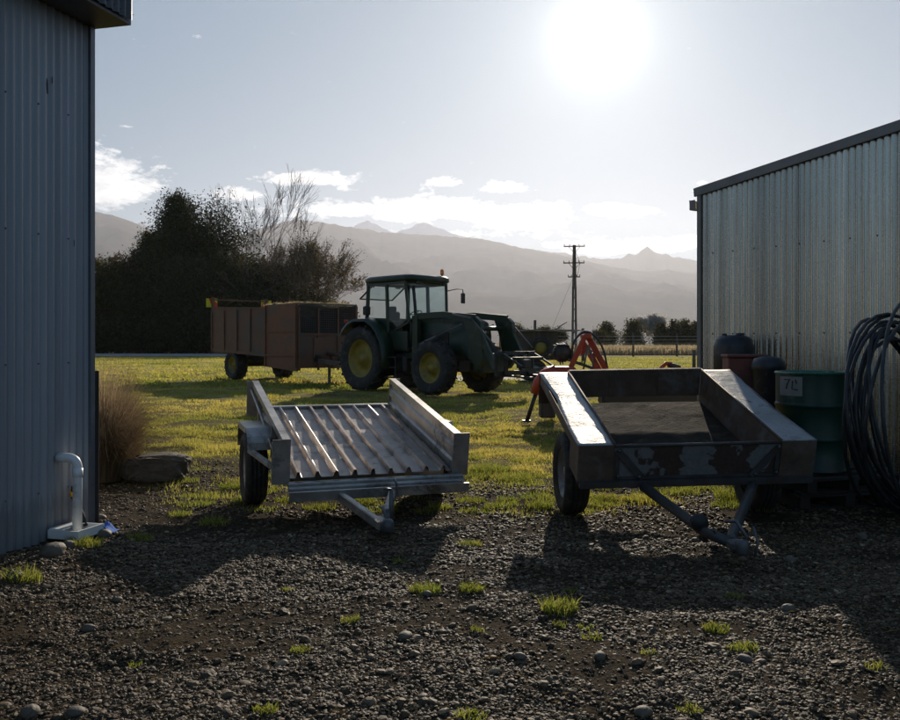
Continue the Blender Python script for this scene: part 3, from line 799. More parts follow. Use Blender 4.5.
# cobbles by the wall and here and there
cb_pts = [(53,556,.075,'large brown cobble beside the white tray'),(15,581,.05,'pale round cobble in the weeds at the foot of the blue-grey wall'),(68,549,.05,'flat cobble just below the white tray'),(104,537,.055,'cobble next to the blue rag'),(99,520,.05,'cobble at the foot of the steel post'),
          (427,597,.035,'pale stone half in a grass tuft in front of the silver trailer'),(788,609,.05,'pale smooth stone in front of the drawbar shadow'),(88,627,.045,'flat brown stone alone in the left foreground'),(745,660,.05,'dark stone with a grass sprig in the right foreground'),
          (405,640,.05,'upright grey stone in the middle foreground'),(790,558,.055,'pale stone in the shade beside the hitch of the rusty trailer'),(862,538,.06,'pale stone in the shed shadow under the pipe coil'),(600,662,.05,'dark stone below the largest grass tuft'),(643,715,.05,'grey stone at the bottom edge right of centre'),(30,712,.055,'broad pale stone at the bottom left edge'),
          (118,597,.035,'small pale stone left of the trailer shadow'),(695,540,.045,'dark stone between the drawbar and the left wheel of the rusty trailer'),(438,476,.05,'stone at the edge of the grass behind the silver trailer'),(520,660,.04,'low stone among the gravel below the middle tufts'),(76,712,.05,'small brown stone near the bottom left edge')]
for (px, py, r, lab) in cb_pts:
    x, y = gpt(px, py); bv, bf = ico(3)
    r *= (1.0 if px < 110 and py < 590 else .62); rs_ = random.Random(px*7+py); sx, sy, sz = 1+rs_.random()*.35, .8+rs_.random()*.3, .6+rs_.random()*.2
    nz = .86+.28*fbm(bv[:,0]*1.3+px, bv[:,1]*1.3+bv[:,2]*1.7, 3, 3)
    P = bv*nz[:,None]*r*np.array([[sx,sy,sz]])
    o = np_mesh('stone', P, bf, M['stone'], True); o.location = (x, y, float(gz(x,y))+r*sz*.40); o.rotation_euler = (0,0,rs_.random()*6)
    tag(o, lab, 'stone', 'loose cobbles lying on the gravel')

# boulder slab and dry tussock behind the left shed corner
bv, bf = ico(4)
P = bv.copy(); P = np.sign(P)*np.abs(P)**.62
P *= (.62+.36*fbm(bv[:,0]*2.2+5, bv[:,1]*2+bv[:,2]*2.5, 8, 5))[:,None]*np.array([[.40,.30,.19]])
P[:,2] = np.minimum(P[:,2], .13+.05*P[:,0]+.012*fbm(P[:,0]*9,P[:,1]*9,3,3))
o = np_mesh('boulder', P, bf, M['slab'], False); x, y = gpt(150, 482); o.location = (x-.02, y+.25, .11); o.rotation_euler=(0,0,R(12)); tag(o, 'flat-topped grey boulder beside the dry tussock', 'boulder')
def tussock(px, py, r, n, h, lab):
    cx, cy = gpt(px, py); a_ = rng.random(n)*6.283; q = r*.35*np.sqrt(rng.random(n)); x=cx+np.cos(a_)*q; y=cy+np.sin(a_)*q
    segs = 5; Ls = h*(.5+.6*rng.random(n)); out_ = (.15+.95*rng.random(n))*r*1.4; w = .004+.006*rng.random(n)
    V=[]; 
    for i in range(segs):
        t=i/(segs-1); ww = w*(1-t*.85)
        rx = x+np.cos(a_)*out_*t**1.6; ry = y+np.sin(a_)*out_*t**1.6
        rz_ = Ls*(t-.42*t**3*(out_/r))
        V.append(np.stack([rx-np.sin(a_)*ww/2, ry+np.cos(a_)*ww/2, rz_],1)); V.append(np.stack([rx+np.sin(a_)*ww/2, ry-np.cos(a_)*ww/2, rz_],1))
    V=np.stack(V,1).reshape(-1,3); k=np.arange(n)[:,None]*(2*segs)
    q=np.concatenate([k+np.array([[2*i,2*i+1,2*i+3,2*i+2]]) for i in range(segs-1)])
    V[:,0]-=cx; V[:,1]-=cy
    o=np_mesh('tussock_grass', V, None, M['tuss'], False, np.repeat(rng.random(n),2*segs), q); o.location=(cx,cy,0); tag(o, lab, 'tussock')
M['tuss'] = leaf_mat('dry_tussock', (.20,.14,.08), (.42,.31,.19), .5)
tussock(102, 480, .60, 4600, 1.38, 'tall dry brown tussock behind the shed corner')
tussock(122, 474, .34, 1500, .55, 'lower dry tussock spilling against the boulder')

# ------------------------------------------------------------------ wheels
def wheel(parent, c, Rr, Wd, rimR, rim_mat, out_dir=1, lugs=0, n=40, name='wheel'):
    """axis = local X of parent; out_dir: which way the dish faces"""
    x, y, z = c; o = out_dir
    mb = MB(); w = Wd*.36
    prof = [(rimR*1.03, w*o),(rimR*.93, w*o*.93),(rimR*.90, w*o*.35),(rimR*.72, w*o*.15),(rimR*.45, w*o*.22),(rimR*.42, w*o*.42),(rimR*.28, w*o*.48),(rimR*.25, w*o*.75),(.0, w*o*.80)]
    mb.lathe(prof, 'X', c, n); mb.lathe([(rimR*.95,-w*o),(rimR*.93, w*o*.9)], 'X', c, n)
    for k in range(5):
        th = k*2*math.pi/5; mb.lathe([(.0,w*o*.55),(rimR*.05,w*o*.55),(rimR*.05,w*o*.45)], 'X', (x, y+math.cos(th)*rimR*.36, z+math.sin(th)*rimR*.36), 6)
    rim = mb.build(name, rim_mat, parent)
    mb = MB(); h = Wd/2; s = Rr-rimR
    if lugs:
        pr = [(rimR,-h*.72),(rimR+s*.35,-h*.98),(rimR+s*.7,-h*.96),(Rr-.045,-h*.82),(Rr-.035,0),(Rr-.045,h*.82),(rimR+s*.7,h*.96),(rimR+s*.35,h*.98),(rimR,h*.72)]
    else:
        pr = [(rimR,-h*.75),(rimR+s*.4,-h),(rimR+s*.75,-h*.97),(Rr-.012,-h*.80),(Rr,-h*.6)]
        for g in (-.36,0,.36): pr += [(Rr,h*(g-.07)),(Rr-.010,h*(g-.06)),(Rr-.010,h*(g+.06)),(Rr,h*(g+.07))]
        pr += [(Rr,h*.6),(Rr-.012,h*.80),(rimR+s*.75,h*.97),(rimR+s*.4,h),(rimR,h*.75)]
    mb.lathe(pr, 'X', c, n if not lugs else 48)
    for k in range(lugs):
        for sgn in (-1,1):
            th = 2*math.pi*(k+(.5 if sgn>0 else 0))/lugs; th2 = th+.16
            a1 = Vector((x+sgn*h*.93, y+math.cos(th)*(Rr-.05), z+math.sin(th)*(Rr-.05))); a2 = Vector((x-sgn*h*.02, y+math.cos(th2)*(Rr-.02), z+math.sin(th2)*(Rr-.02)))
            d = a2-a1; up = Vector((0, math.cos(th+.08), math.sin(th+.08))); side = d.cross(up).normalized()
            Mx = Matrix((( *side,0),( *d.normalized(),0),( *up,0),(0,0,0,1))).transposed(); Mx.translation = (a1+a2)/2
            mb.box((0,0,0),(.045,d.length,.07), Mx) if False else mb.add([Mx@Vector(v) for v in [(-.024,-d.length/2,-.035),(.024,-d.length/2,-.035),(.024,d.length/2,-.035),(-.024,d.length/2,-.035),(-.018,-d.length/2,.035),(.018,-d.length/2,.035),(.018,d.length/2,.022),(-.018,d.length/2,.022)]], [(0,3,2,1),(4,5,6,7),(0,1,5,4),(1,2,6,5),(2,3,7,6),(3,0,4,7)])
    mb.build('tyre', M['tyre'], rim)
    return rim

# ------------------------------------------------------------------ SILVER TRAILER (left)
yaw = math.atan2(.332,.943); pit = R(10.6)
TL = thing('box_trailer', 'silver galvanised flat-deck trailer with ribbed floor, nose resting on the gravel', 'trailer', (-.942,7.93,0), yaw)
ZC = .527
PT = Matrix.Translation((0,0,ZC)) @ Matrix.Rotation(pit, 4, 'X')
Wd, Ln = 1.34, 2.0
def mbp(): return MB(PT)
mb = mbp(); g = []; nu = 9*14+1
for i in range(nu):
    x = -Wd/2+.01 + (Wd-.02)*i/(nu-1); ph = ((x+Wd/2)/(Wd/9)) % 1.0
    r_ = 0.0
    if .36 < ph < .64: r_ = .045*min(1, min(ph-.36, .64-ph)/.05)
    row = []
    for j in range(81):
        y = -Ln/2 + Ln*j/80; cr = ((y+Ln/2)/.40) % 1.0
        bow = .0; 
        if r_ == 0: bow = .020*cr
        row.append((x, y, r_ + bow + .004*(fbm(np.array(x*9), np.array(y*5), 3, 2)-.5)))
    g.append(row)
mb.sheet(g, -.004, (0,0,1)); mb.build('deck', M['galv_floor'], TL)
mb = mbp()
for k in range(6): mb.box((0,-Ln/2+.2+k*.32,-.055),(Wd-.02,.05,.07))
for sx in (-1,1): mb.box((sx*.45,0,-.12),(.06,Ln-.1,.06))
mb.box((0,0,-.20),(.06,.06,.10))
mb.build('frame', M['galv'], TL)
mb = MB(); mb.tube([(-.70,0,.30),(.70,0,.30)], .025, 10); mb.box((-.45,0,.37),(.06,.5,.05)); mb.box((.45,0,.37),(.06,.5,.05)); mb.build('axle', M['black'], TL)
for sx in (-1,1):
    mb = mbp(); x = sx*Wd/2; hgt = .315
    # pressed side sheet with two swages
    prof = [(0,-.05),(0,.07),(.018*sx,.085),(.018*sx,.125),(0,.14),(0,.20),(.018*sx,.215),(.018*sx,.25),(0,.265),(0,hgt)]
    g = [[(x+q[0], y, q[1]) for q in prof] for y in np.linspace(-Ln/2, Ln/2, 9)]
    mb.sheet(g, sx*.004, (1,0,0))
    mb.box((x+sx*.028, 0, hgt-.005),(.062,Ln+.01,.012)); mb.box((x+sx*.058, 0, hgt-.028),(.006,Ln+.01,.04))
    mb.box((x+sx*.065,-Ln/2-.004,.135),(.14,.006,.36)); mb.box((x+sx*.13,-Ln/2+.018,.12),(.006,.04,.33))
    mb.box((x+sx*.05, Ln/2+.004,.135),(.11,.006,.36))
    for y in (-.36,.52): mb.box((x+sx*.035,y,.13),(.04,.04,.33))
    mb.build('side_panel', M['galv'], TL)
    mb = mbp(); mb.tube([(x+sx*.07,-Ln/2+.06,.07),(x+sx*.07,.25,.19),(x+sx*.07,.95,.24)], .013, 8)
    mb.build('tie_rail', M['galv'], TL)
    # mudguard: bent sheet over the wheel
    mb = MB(); g = []
    for (y, z) in ((-.40,.52),(-.37,.61),(-.27,.675),(.28,.685),(.38,.61),(.41,.46)):
        g.append([(sx*(Wd/2+.03), y, z), (sx*(Wd/2+.25), y, z-.004)])
    mb.sheet(g, .004, (0,0,1)); mb.box((sx*(Wd/2+.25),-.0,.655),(.005,.56,.05)); mb.build('mudguard', M['galv'], TL)
    mb = MB(); mb.bar((sx*(Wd/2+.23),-.40,.50),(sx*(Wd/2+.08),-.93,.40),.045,.03); mb.box((sx*(Wd/2+.14),-.395,.53),(.2,.02,.06)); mb.build('mudguard_stay', M['galv'], TL)
    wheel(TL, (sx*(Wd/2+.155),0,.30), .31, .19, .19, M['rim'], sx)
mb = mbp()
for (y, z, d) in ((-Ln/2-.045,-.035,.05),(-Ln/2-.10,-.055,.05),(-Ln/2-.155,-.075,.05)): mb.box((.03,y,z),(Wd+.10,d,.03),None,.006)
mb.box((.03,-Ln/2-.185,-.085),(Wd+.11,.02,.075)); mb.build('front_lip', M['galv'], TL)
mb = mbp()
mb.box((0,Ln/2+.03,.02),(Wd,.05,.05),None,.008); mb.box((0,Ln/2+.10,.0),(Wd-.02,.05,.05),None,.008); mb.box((0,Ln/2+.165,-.01),(Wd-.02,.04,.04)); mb.build('tail_rail', M['galv'], TL)
hitch = Vector((-.10,-1.68,.085))
mb = MB()
for sx in (-1,1): mb.bar(((-.38 if sx<0 else .20),-.93,.27), hitch+Vector((sx*.03,.08,0)), .055, .07, .008)
mb.box(hitch+Vector((0,.05,0)),(.11,.22,.07),None,.01)
mb.build('drawbar', M['galv'], TL)
mb = MB(); mb.lathe([(0,.05),(.035,.045),(.05,.02),(.05,-.03),(.03,-.05),(0,-.05)],'Z',hitch+Vector((0,-.10,.01)),14); mb.tube([hitch+Vector((0,-.08,.05)),hitch+Vector((0,.02,.12)),hitch+Vector((0,.10,.11))],.011,8); mb.build('coupling', M['grey'], TL)
mb = MB(); mb.tube([hitch+Vector((.10,.16,-.06)),hitch+Vector((.10,.16,.22))],.017,10); mb.tube([hitch+Vector((.10,.16,.22)),hitch+Vector((.04,.16,.23))],.01,8); mb.box(hitch+Vector((.06,.16,.05)),(.05,.05,.06)); mb.build('jockey_stand', M['grey'], TL)
mb = MB(); ch = [hitch+Vector((.12+.03*math.sin(k*.9),.16+.02*k/6,.30-.05*k+.012*math.sin(k*2.3))) for k in range(7)]; ch += [hitch+Vector((.05,.10,-.04)),hitch+Vector((-.04,.0,-.05))]
mb.tube(ch,.009,6); mb.build('chain', M['grey'], TL)

# ------------------------------------------------------------------ RUSTY TRAILER (right)
yaw2 = math.atan2(.065,.998); pit2 = R(15.8)
TR = thing('box_trailer', 'old rusty box trailer with wide grey plate sides and peeling paint on its front board', 'trailer', (1.78,7.30,0), yaw2)
PT = Matrix.Translation((0,0,.895)) @ Matrix.Rotation(R(-.9), 4, 'Y') @ Matrix.Rotation(pit2, 4, 'X')     # pivot: top of the plates above the axle
OW, PW, L2 = 1.80, .27, 1.74
def plate(sx):
    mb = mbp(); g = []; ni, nj = 9, 41
    for i in range(ni):
        row = []
        for j in range(nj):
            u = i/(ni-1); v = j/(nj-1); x = sx*(OW/2 - PW*u); y = -L2/2 + L2*v
            sag = -.02*math.sin(math.pi*v)*(1-u) + .010*(fbm(np.array(x*5+sx*3), np.array(y*6), 7, 3)-.5)
            if sx < 0: x += -.035*math.exp(-((v-.62)/.22)**2)*(1-u)*-1 + .0
            x += sx*.008*(fbm(np.array(y*5.), np.array(sx*3.), 9, 3)-.5)
            row.append((x, y, sag))
        g.append(row)
    mb.sheet(g, -.006, (0,0,1), True); mb.build('side_plate', M['plate'], TR)
    mb = mbp(); xi = sx*(OW/2-PW)
    mb.box((xi,0,-.165),(.008,L2,.31)); mb.box((sx*(OW/2-.012),0,-.06),(.006,L2-.02,.09))
    mb.tube([(xi-sx*.002,-L2/2,.004),(xi-sx*.002,L2/2,.004)], .009, 8)
    mb.build('side_board', M['rusty'], TR)
    mb = mbp(); mb.box((sx*(OW/2-PW/2),-L2/2-.004,-.155),(PW-.004,.008,.30)); mb.box((sx*(OW/2-PW/2),-L2/2+.15,-.30),(PW-.03,.30,.01)); mb.box((sx*(OW/2-.006),-L2/2+.15,-.155),(.006,.30,.28))
    mb.build('guard_end', M['rusty'], TR); mb = mbp(); mb.box((sx*(OW/2-PW/2), L2/2+.004,-.155),(PW-.004,.008,.30)); mb.build('guard_end', M['rusty'], TR)
    wheel(TR, (sx*(OW/2-.115),-.02,.32), .33, .20, .20, M['rim'], sx)
for sx in (-1,1): plate(sx)
iw = OW-2*PW
mb = mbp(); g = [[(x, y, -.30+.012*(fbm(np.array(x*6),np.array(y*6),2,3)-.5)) for y in np.linspace(-L2/2,L2/2-.03,25)] for x in np.linspace(-iw/2,iw/2,19)]
mb.sheet(g,-.005,(0,0,1)); mb.build('floor', M['bed'], TR)
mb = mbp(); mb.box((0,L2/2,-.125),(iw-.02,.012,.25)); mb.box((0,L2/2+.004,.006),(iw-.02,.035,.02)); 
for x in (-.22,.24): mb.box((x,L2/2-.008,-.12),(.04,.01,.24))
mb.build('tailgate', M['rusty'], TR)
mb = mbp(); mb.box((0,-L2/2,-.155),(iw-.012,.010,.27)); o = mb.build('front_board', M['peel'], TR)
mb = mbp(); mb.tube([(-iw/2,-L2/2-.004,-.012),(iw/2,-L2/2-.004,-.012)], .013, 8); mb.box((0,-L2/2-.02,-.305),(OW-.03,.05,.05)); mb.box((0,-L2/2-.012,-.265),(iw,.012,.02))
for sx in (-1,1):
    mb.bar((sx*(iw/2-.02),-L2/2-.022,-.04),(sx*(iw/2-.22),-L2/2-.022,-.27),.012,.05); mb.box((sx*(iw/2-.025),-L2/2-.012,-.16),(.03,.012,.22))
mb.build('front_frame', M['draw'], TR)
mb = mbp()
for x in (-.45,.45): mb.box((x,0,-.345),(.06,L2-.1,.07))
mb.build('chassis', M['rusty'], TR)
mb = MB(); mb.tube([(-.72,-.02,.32),(.72,-.02,.32)],.028,10); mb.box((-.45,-.02,.42),(.06,.6,.14)); mb.box((.45,-.02,.42),(.06,.6,.14)); mb.build('axle', M['black'], TR)
hitch = Vector((-.07,-1.66,.10))
mb = MB(); mb.tube([(-.42,-.86,.34),hitch+Vector((-.10,.22,.03)),hitch+Vector((0,.02,0))],.036,12); mb.tube([(.40,-.86,.34),(.30,-1.05,.31),hitch+Vector((.05,.14,.01)),hitch+Vector((.02,.02,0))],[.036,.036,.034,.034],12); mb.build('drawbar', M['draw'], TR)
mb = MB(); mb.box(hitch+Vector((.01,-.02,0)),(.09,.15,.06),None,.015); mb.lathe([(0,.05),(.035,.045),(.045,.02),(.045,-.03),(.03,-.05),(0,-.05)],'Z',hitch+Vector((.03,-.09,.0)),16); mb.tube([hitch+Vector((.06,-.10,.06)),hitch+Vector((.02,-.02,.15)),hitch+Vector((-.02,.06,.13))],.012,8); mb.build('coupling', M['grey'], TR)
mb = MB(); mb.lathe([(.0,-.03),(.055,-.03),(.06,-.01),(.06,.01),(.055,.03),(0,.03)],'Y',hitch+Vector((-.13,.24,.09)),16); mb.bar(hitch+Vector((-.13,.24,.09)),hitch+Vector((-.09,.24,-.04)),.03); mb.build('jockey_wheel', M['black'], TR)
mb = MB(); ch=[hitch+Vector((-.10+.025*k,.10+.02*math.sin(k),.07-.02*k+.015*math.sin(k*2.1))) for k in range(7)]; mb.tube(ch,.010,6); mb.tube([hitch+Vector((.16,.05,.10)),hitch+Vector((.18,.02,.0)),hitch+Vector((.15,.0,-.09))],.009,6); mb.build('chain', M['grey'], TR)
for (bx, bz) in ((-.60,-.04),(.60,-.04),(-.60,-.24),(.60,-.24),(-.44,-.25),(.44,-.25)):
    mb = mbp(); mb.lathe([(0,-.014),(.012,-.012),(.013,0),(0,0)],'Y',(bx,-L2/2-.028,bz),6); mb.build('bolt', M['grey'], TR)
# things lying in the tray
def tr_world(v): 
    c, s = math.cos(yaw2), math.sin(yaw2); w = PT @ Vector(v); return Vector((1.78+c*w.x-s*w.y, 7.30+s*w.x+c*w.y, w.z))
mb = MB(); a_ = tr_world((-.52,-.30,-.283)); b_ = tr_world((-.12,-.36,-.283)); mb.bar(a_,b_,.05,.02); o = mb.build('plank_offcut', M['deckwood']); tag(o,'small timber offcut lying on the bed of the rusty trailer','offcut')
# ------------------------------------------------------------------ TRACTOR (local +y forward, +x its right side)
TT = thing('tractor', 'dark green tractor with glazed cab, yellow wheels and front loader, hitched to a spreader', 'tractor', (-1.75,25.67,0), math.atan2(-.70,-.714))
for sx in (1,-1):
    wheel(TT, (sx*.93,0,.93), .94, .56, .54, M['yrim'], sx, 18, 48)
    wheel(TT, (sx*.93,2.85,.72), .73, .46, .40, M['yrim'], sx, 16, 44)
mb = MB()
mb.box((0,1.1,.95),(.46,3.6,.5),None,.04); mb.tube([(-.8,0,.93),(.8,0,.93)],.14,14); mb.tube([(-.75,2.85,.72),(.75,2.85,.72)],.10,12); mb.box((0,2.85,.75),(.4,.4,.3)); mb.box((0,-.55,.9),(.5,.6,.6),None,.05)
mb.tube([(-.35,-.8,.6),(-.35,-1.25,.55)],.04,8); mb.tube([(.35,-.8,.6),(.35,-1.25,.55)],.04,8); mb.box((0,-.95,.62),(.12,.5,.08)); mb.build('chassis', M['black'], TT)
mb = MB(); mb.box((.50,.95,.80),(.45,1.0,.55),None,.08); mb.box((-.50,.95,.80),(.45,1.0,.55),None,.08); mb.build('fuel_tank', M['black'], TT)
for sx in (1,): 
    mb = MB()
    for k in range(3): mb.box((.86,1.15,.42+.28*k),(.26,.42,.035))
    mb.box((.98,1.36,.7),(.03,.03,.62)); mb.box((.98,.94,.7),(.03,.03,.62)); mb.build('step', M['black'], TT)
# hood: lofted sections
def hood_sec(y, w, zt_, zb_, rd):
    pts = []
    for (x, z) in ((-w, zb_),(-w, zt_-rd*1.6),(-w*.93, zt_-rd*.7),(-w*.78, zt_-rd*.18),(-w*.4, zt_),(0, zt_+.012),(w*.4, zt_),(w*.78, zt_-rd*.18),(w*.93, zt_-rd*.7),(w, zt_-rd*1.6),(w, zb_)): pts.append((x,y,z))
    return pts
mb = MB(); secs = [(1.52,.47,2.14,1.28,.16),(1.6,.46,2.14,1.26,.16),(1.9,.45,2.13,1.22,.13),(2.5,.44,2.10,1.18,.13),(3.0,.43,2.06,1.14,.13),(3.45,.42,2.01,1.02,.13),(3.62,.41,1.94,.95,.16),(3.70,.37,1.80,.92,.16)]
mb.sheet([hood_sec(*q) for q in secs], smooth=True); mb.f.append([len(mb.v)-11+k for k in range(11)]); mb.sm.append(False)
mb.build('hood', M['green'], TT)
for sx in (1,-1):
    mb = MB(); mb.box((sx*.445,2.45,1.45),(.02,.9,.42),None,.005)
    for k in range(8): mb.box((sx*.458,2.45,1.28+.048*k),(.012,.86,.014))
    mb.build('side_grille', M['black'], TT)
mb = MB(); mb.box((0,3.712,1.27),(.56,.012,.56))
for k in range(8): mb.box((0,3.722,1.04+.06*k),(.54,.02,.014))
mb.build('grille', M['black'], TT)
for sx in (1,-1):
    mb = MB(); mb.box((sx*.20,3.705,1.66),(.17,.05,.10),Matrix.Rotation(R(-10),4,'X'),.02); mb.build('headlight', M['lamp'], TT)
mb = MB(); mb.tube([(.40,1.75,1.9),(.56,1.74,2.05),(.60,1.70,2.75),(.60,1.66,2.95)],.045,12); mb.build('exhaust', M['black'], TT)
# fenders
for sx in (1,-1):
    mb = MB(); g = []
    for k in range(13):
        th = R(-28+k*14.5); y = math.cos(th)*1.06; z = .98+math.sin(th)*1.12
        z = min(z, 2.06); g.append([(sx*.62,y,z),(sx*1.02,y,z-.01),(sx*1.20,y,z-.02),(sx*1.215,y*.985,z-.09)])
    mb.sheet(g,.018,(0,0,1),True); mb.box((sx*.64,.02,1.55),(.03,1.6,.95)); mb.build('fender', M['green'], TT)
    mb = MB(); mb.box((sx*1.05,-.75,2.0),(.14,.06,.09),None,.015); mb.build('tail_light', M['hired'] if sx>0 else M['amber'], TT)
# cab
cz0, cz1 = 1.20, 3.08
CS = .66
cx, yf, yr = .78, .98+CS, -.78+CS
mb = MB()
def pil(a, b, w=.075): mb.bar(a, b, w, w, .012)
for sx in (1,-1):
    pil((sx*cx*.92,yf,cz0+.75),(sx*cx,yf-.10,cz1)); pil((sx*cx,.16+CS,cz0+.3),(sx*cx*1.0,.10+CS,cz1),.085); pil((sx*cx,yr,cz0+.85),(sx*cx*.98,yr+.06,cz1),.09)
    mb.bar((sx*cx,yr,2.06),(sx*cx,.16+CS,2.02),.06,.08); mb.bar((sx*cx*.97,.16+CS,1.62),(sx*cx*.94,yf,1.95),.05,.05)
    mb.bar((sx*cx,yr+.02,cz1-.03),(sx*cx,yf-.1,cz1-.03),.08,.09)
    mb.box((sx*cx*.97,-.35+CS,1.62),(.05,.9,.85)); mb.box((sx*cx*.95,.55+CS,1.45),(.05,.8,.5))
mb.bar((-cx,yr,2.06),(cx,yr,2.06),.06,.07); mb.bar((-cx*.92,yf,1.98),(cx*.92,yf,1.98),.05,.06); mb.bar((-cx,yf-.1,cz1-.03),(cx,yf-.1,cz1-.03),.08,.08); mb.bar((-cx,yr+.06,cz1-.03),(cx,yr+.06,cz1-.03),.08,.08)
mb.box((0,.1+CS,1.2),(1.45,1.7,.08)); mb.box((0,yf-.02,1.6),(1.3,.05,.75)); mb.box((0,yr,1.6),(1.4,.05,.85))
mb.build('cab_frame', M['cab'], TT)
mb = MB(); secs=[]
for (z, k) in ((3.07,.985),(3.11,1.03),(3.20,1.03),(3.26,.95),(3.28,.7)):
    row=[]; 
    for q in range(25):
        th=2*math.pi*q/24; ex=.32
        row.append((math.copysign(abs(math.cos(th))**ex,math.cos(th))*.84*k, .08+CS+math.copysign(abs(math.sin(th))**ex,math.sin(th))*1.02*k, z))
    secs.append(row)
mb.sheet(secs, smooth=True); mb.f.append([len(mb.v)-25+k for k in range(24)]); mb.sm.append(False); mb.f.append([len(mb.v)-125+k for k in range(24)][::-1]); mb.sm.append(False)
mb.build('roof', M['green'], TT)
def pane(name, pts):
    mb = MB(); mb.add(pts,[tuple(range(len(pts)))]); mb.build(name, M['glass'], TT)
for sx in (1,-1):
    pane('side_window', [(sx*cx,.2+CS,1.66),(sx*cx,yf-.03,2.0),(sx*cx,yf-.12,cz1-.07),(sx*cx,.14+CS,cz1-.07)])
    pane('side_window', [(sx*cx,yr+.05,2.10),(sx*cx,.11+CS,2.06),(sx*cx,.07+CS,cz1-.07),(sx*cx,yr+.10,cz1-.07)])
pane('windscreen', [(-cx*.88,yf,2.01),(cx*.88,yf,2.01),(cx*.94,yf-.10,cz1-.07),(-cx*.94,yf-.10,cz1-.07)])
mb = MB(); mb.add([(-.62,yr+.02,cz1-.08),(.62,yr+.02,cz1-.08),(.62,yr-.52,cz1-.42),(-.62,yr-.52,cz1-.42)],[(0,1,2,3)]); mb.build('rear_window', M['glass'], TT)
mb = MB()
for a_,b_ in (((-.62,yr+.02,cz1-.08),(-.62,yr-.52,cz1-.42)),((.62,yr+.02,cz1-.08),(.62,yr-.52,cz1-.42)),((-.62,yr-.52,cz1-.42),(.62,yr-.52,cz1-.42))): mb.bar(a_,b_,.035,.035)
mb.build('rear_window_frame', M['black'], TT)
mb = MB(); mb.box((0,-.30+CS,1.62),(.5,.5,.14),None,.05); mb.box((0,-.52+CS,1.98),(.48,.13,.62),None,.05); mb.box((0,-.55+CS,2.36),(.26,.09,.16),None,.03); mb.box((0,-.3+CS,1.38),(.3,.3,.36)); mb.build('seat', M['seat'], TT)
mb = MB(); mb.tube([(0,.72+CS,1.5),(0,.45+CS,2.14)],.03,8)
cw = Vector((0,.42+CS,2.18)); ax = Vector((0,-.55,.84)).normalized(); u_ = Vector((1,0,0)); v_ = ax.cross(u_)
mb.tube([cw+(u_*math.cos(q*math.pi/12)+v_*math.sin(q*math.pi/12))*.20 for q in range(25)],.014,8); mb.tube([cw-u_*.2,cw+u_*.2],.012,6); mb.tube([cw,cw+v_*.2],.012,6)
mb.build('steering_wheel', M['black'], TT)
mb = MB(); mb.box((.45,.05+CS,1.75),(.16,.5,.5),None,.02); mb.build('console', M['black'], TT)
mb = MB(); mb.tube([(-cx*.9,yf-.18,3.22),(-cx*.9,yf-.18,3.33)],.02,8); mb.lathe([(.0,.0),(.06,.0),(.06,.02),(.0,.02)],'Z',(-cx*.9,yf-.18,3.33),16); b0 = mb.build('beacon', M['black'], TT)
mb = MB(); mb.lathe([(.052,.0),(.052,.09),(.04,.13),(0,.14)],'Z',(-cx*.9,yf-.18,3.35),18); mb.build('beacon_lens', M['amber'], b0)
for sx in (1,-1):
    mb = MB(); mb.tube([(sx*cx,yf-.05,2.86),(sx*(cx+.22),yf+.12,2.92),(sx*(cx+.44),yf+.14,2.92),(sx*(cx+.46),yf+.14,2.8)],.013,8); mb.box((sx*(cx+.45),yf+.14,2.66),(.17,.05,.30),None,.02)
    if sx<0: mb.build('mirror', M['black'], TT)
for (x, y) in ((-.5,1.10+CS),(.5,1.10+CS),(-.5,-.90+CS),(.5,-.9+CS)):
    mb = MB(); mb.box((x,y,3.03),(.16,.08,.09),None,.015); mb.build('work_lamp', M['black'], TT)
mb = MB(); mb.tube([(cx*.9,yr-.1,3.1),(cx*.95,yr-.22,3.45)],.006,6); mb.build('antenna', M['black'], TT)
mb = MB(); mb.box((.84,-.72+CS,2.30),(.2,.16,.26),None,.03); mb.build('rear_box', M['black'], TT)
# front loader
ld = MB()
for sx in (1,-1):
    x = sx*.60
    ld.box((x,1.80,1.5),(.16,.22,1.25),None,.015); ld.box((sx*.42,1.80,1.05),(.5,.26,.22))
    ld.box((x,2.0,1.02),(.07,1.5,.14))
    pts = [(1.75,2.10),(2.9,2.12),(4.05,2.02)]
    for a_, b_ in zip(pts[:-1], pts[1:]): ld.bar((x,a_[0],a_[1]),(x,b_[0],b_[1]),.10,.17,.01)
    ld.bar((x,4.05,1.86),(x,4.75,.72),.10,.17,.01)
    ld.prism([(3.6,2.08),(4.10,2.04),(4.27,1.92),(4.36,.95),(4.15,.70),(3.95,.9),(3.85,1.5)], x-.058, x+.058, 'YZ')
ld.tube([(-.6,4.0,1.75),(.6,4.0,1.75)],.06,10); ld.build('loader_arms', M['green'], TT)
mb = MB()
for sx in (1,-1):
    x = sx*.60
    mb.tube([(x,1.42,1.15),(x,2.6,1.55)],.045,10); mb.tube([(x,2.6,1.55),(x,3.55,1.86)],.025,8)
    mb.tube([(x+.09*sx,3.3,2.12),(x+.09*sx,4.0,2.0)],.04,10); mb.tube([(x+.09*sx,4.0,2.0),(x+.09*sx,4.85,1.25)],.024,8)
mb.build('loader_ram', M['grey'], TT)
mb = MB()
mb.box((0,4.88,1.12),(1.5,.08,.09)); mb.box((0,4.88,.62),(1.5,.08,.12))
for x in (-.7,-.3,.3,.7): mb.box((x,4.84,.87),(.06,.06,.55))
for x in (-.45,.45): mb.box((x,4.95,.85),(.12,.05,.62)); mb.bar((x,4.95,.56),(x,6.0,.52),.10,.05)
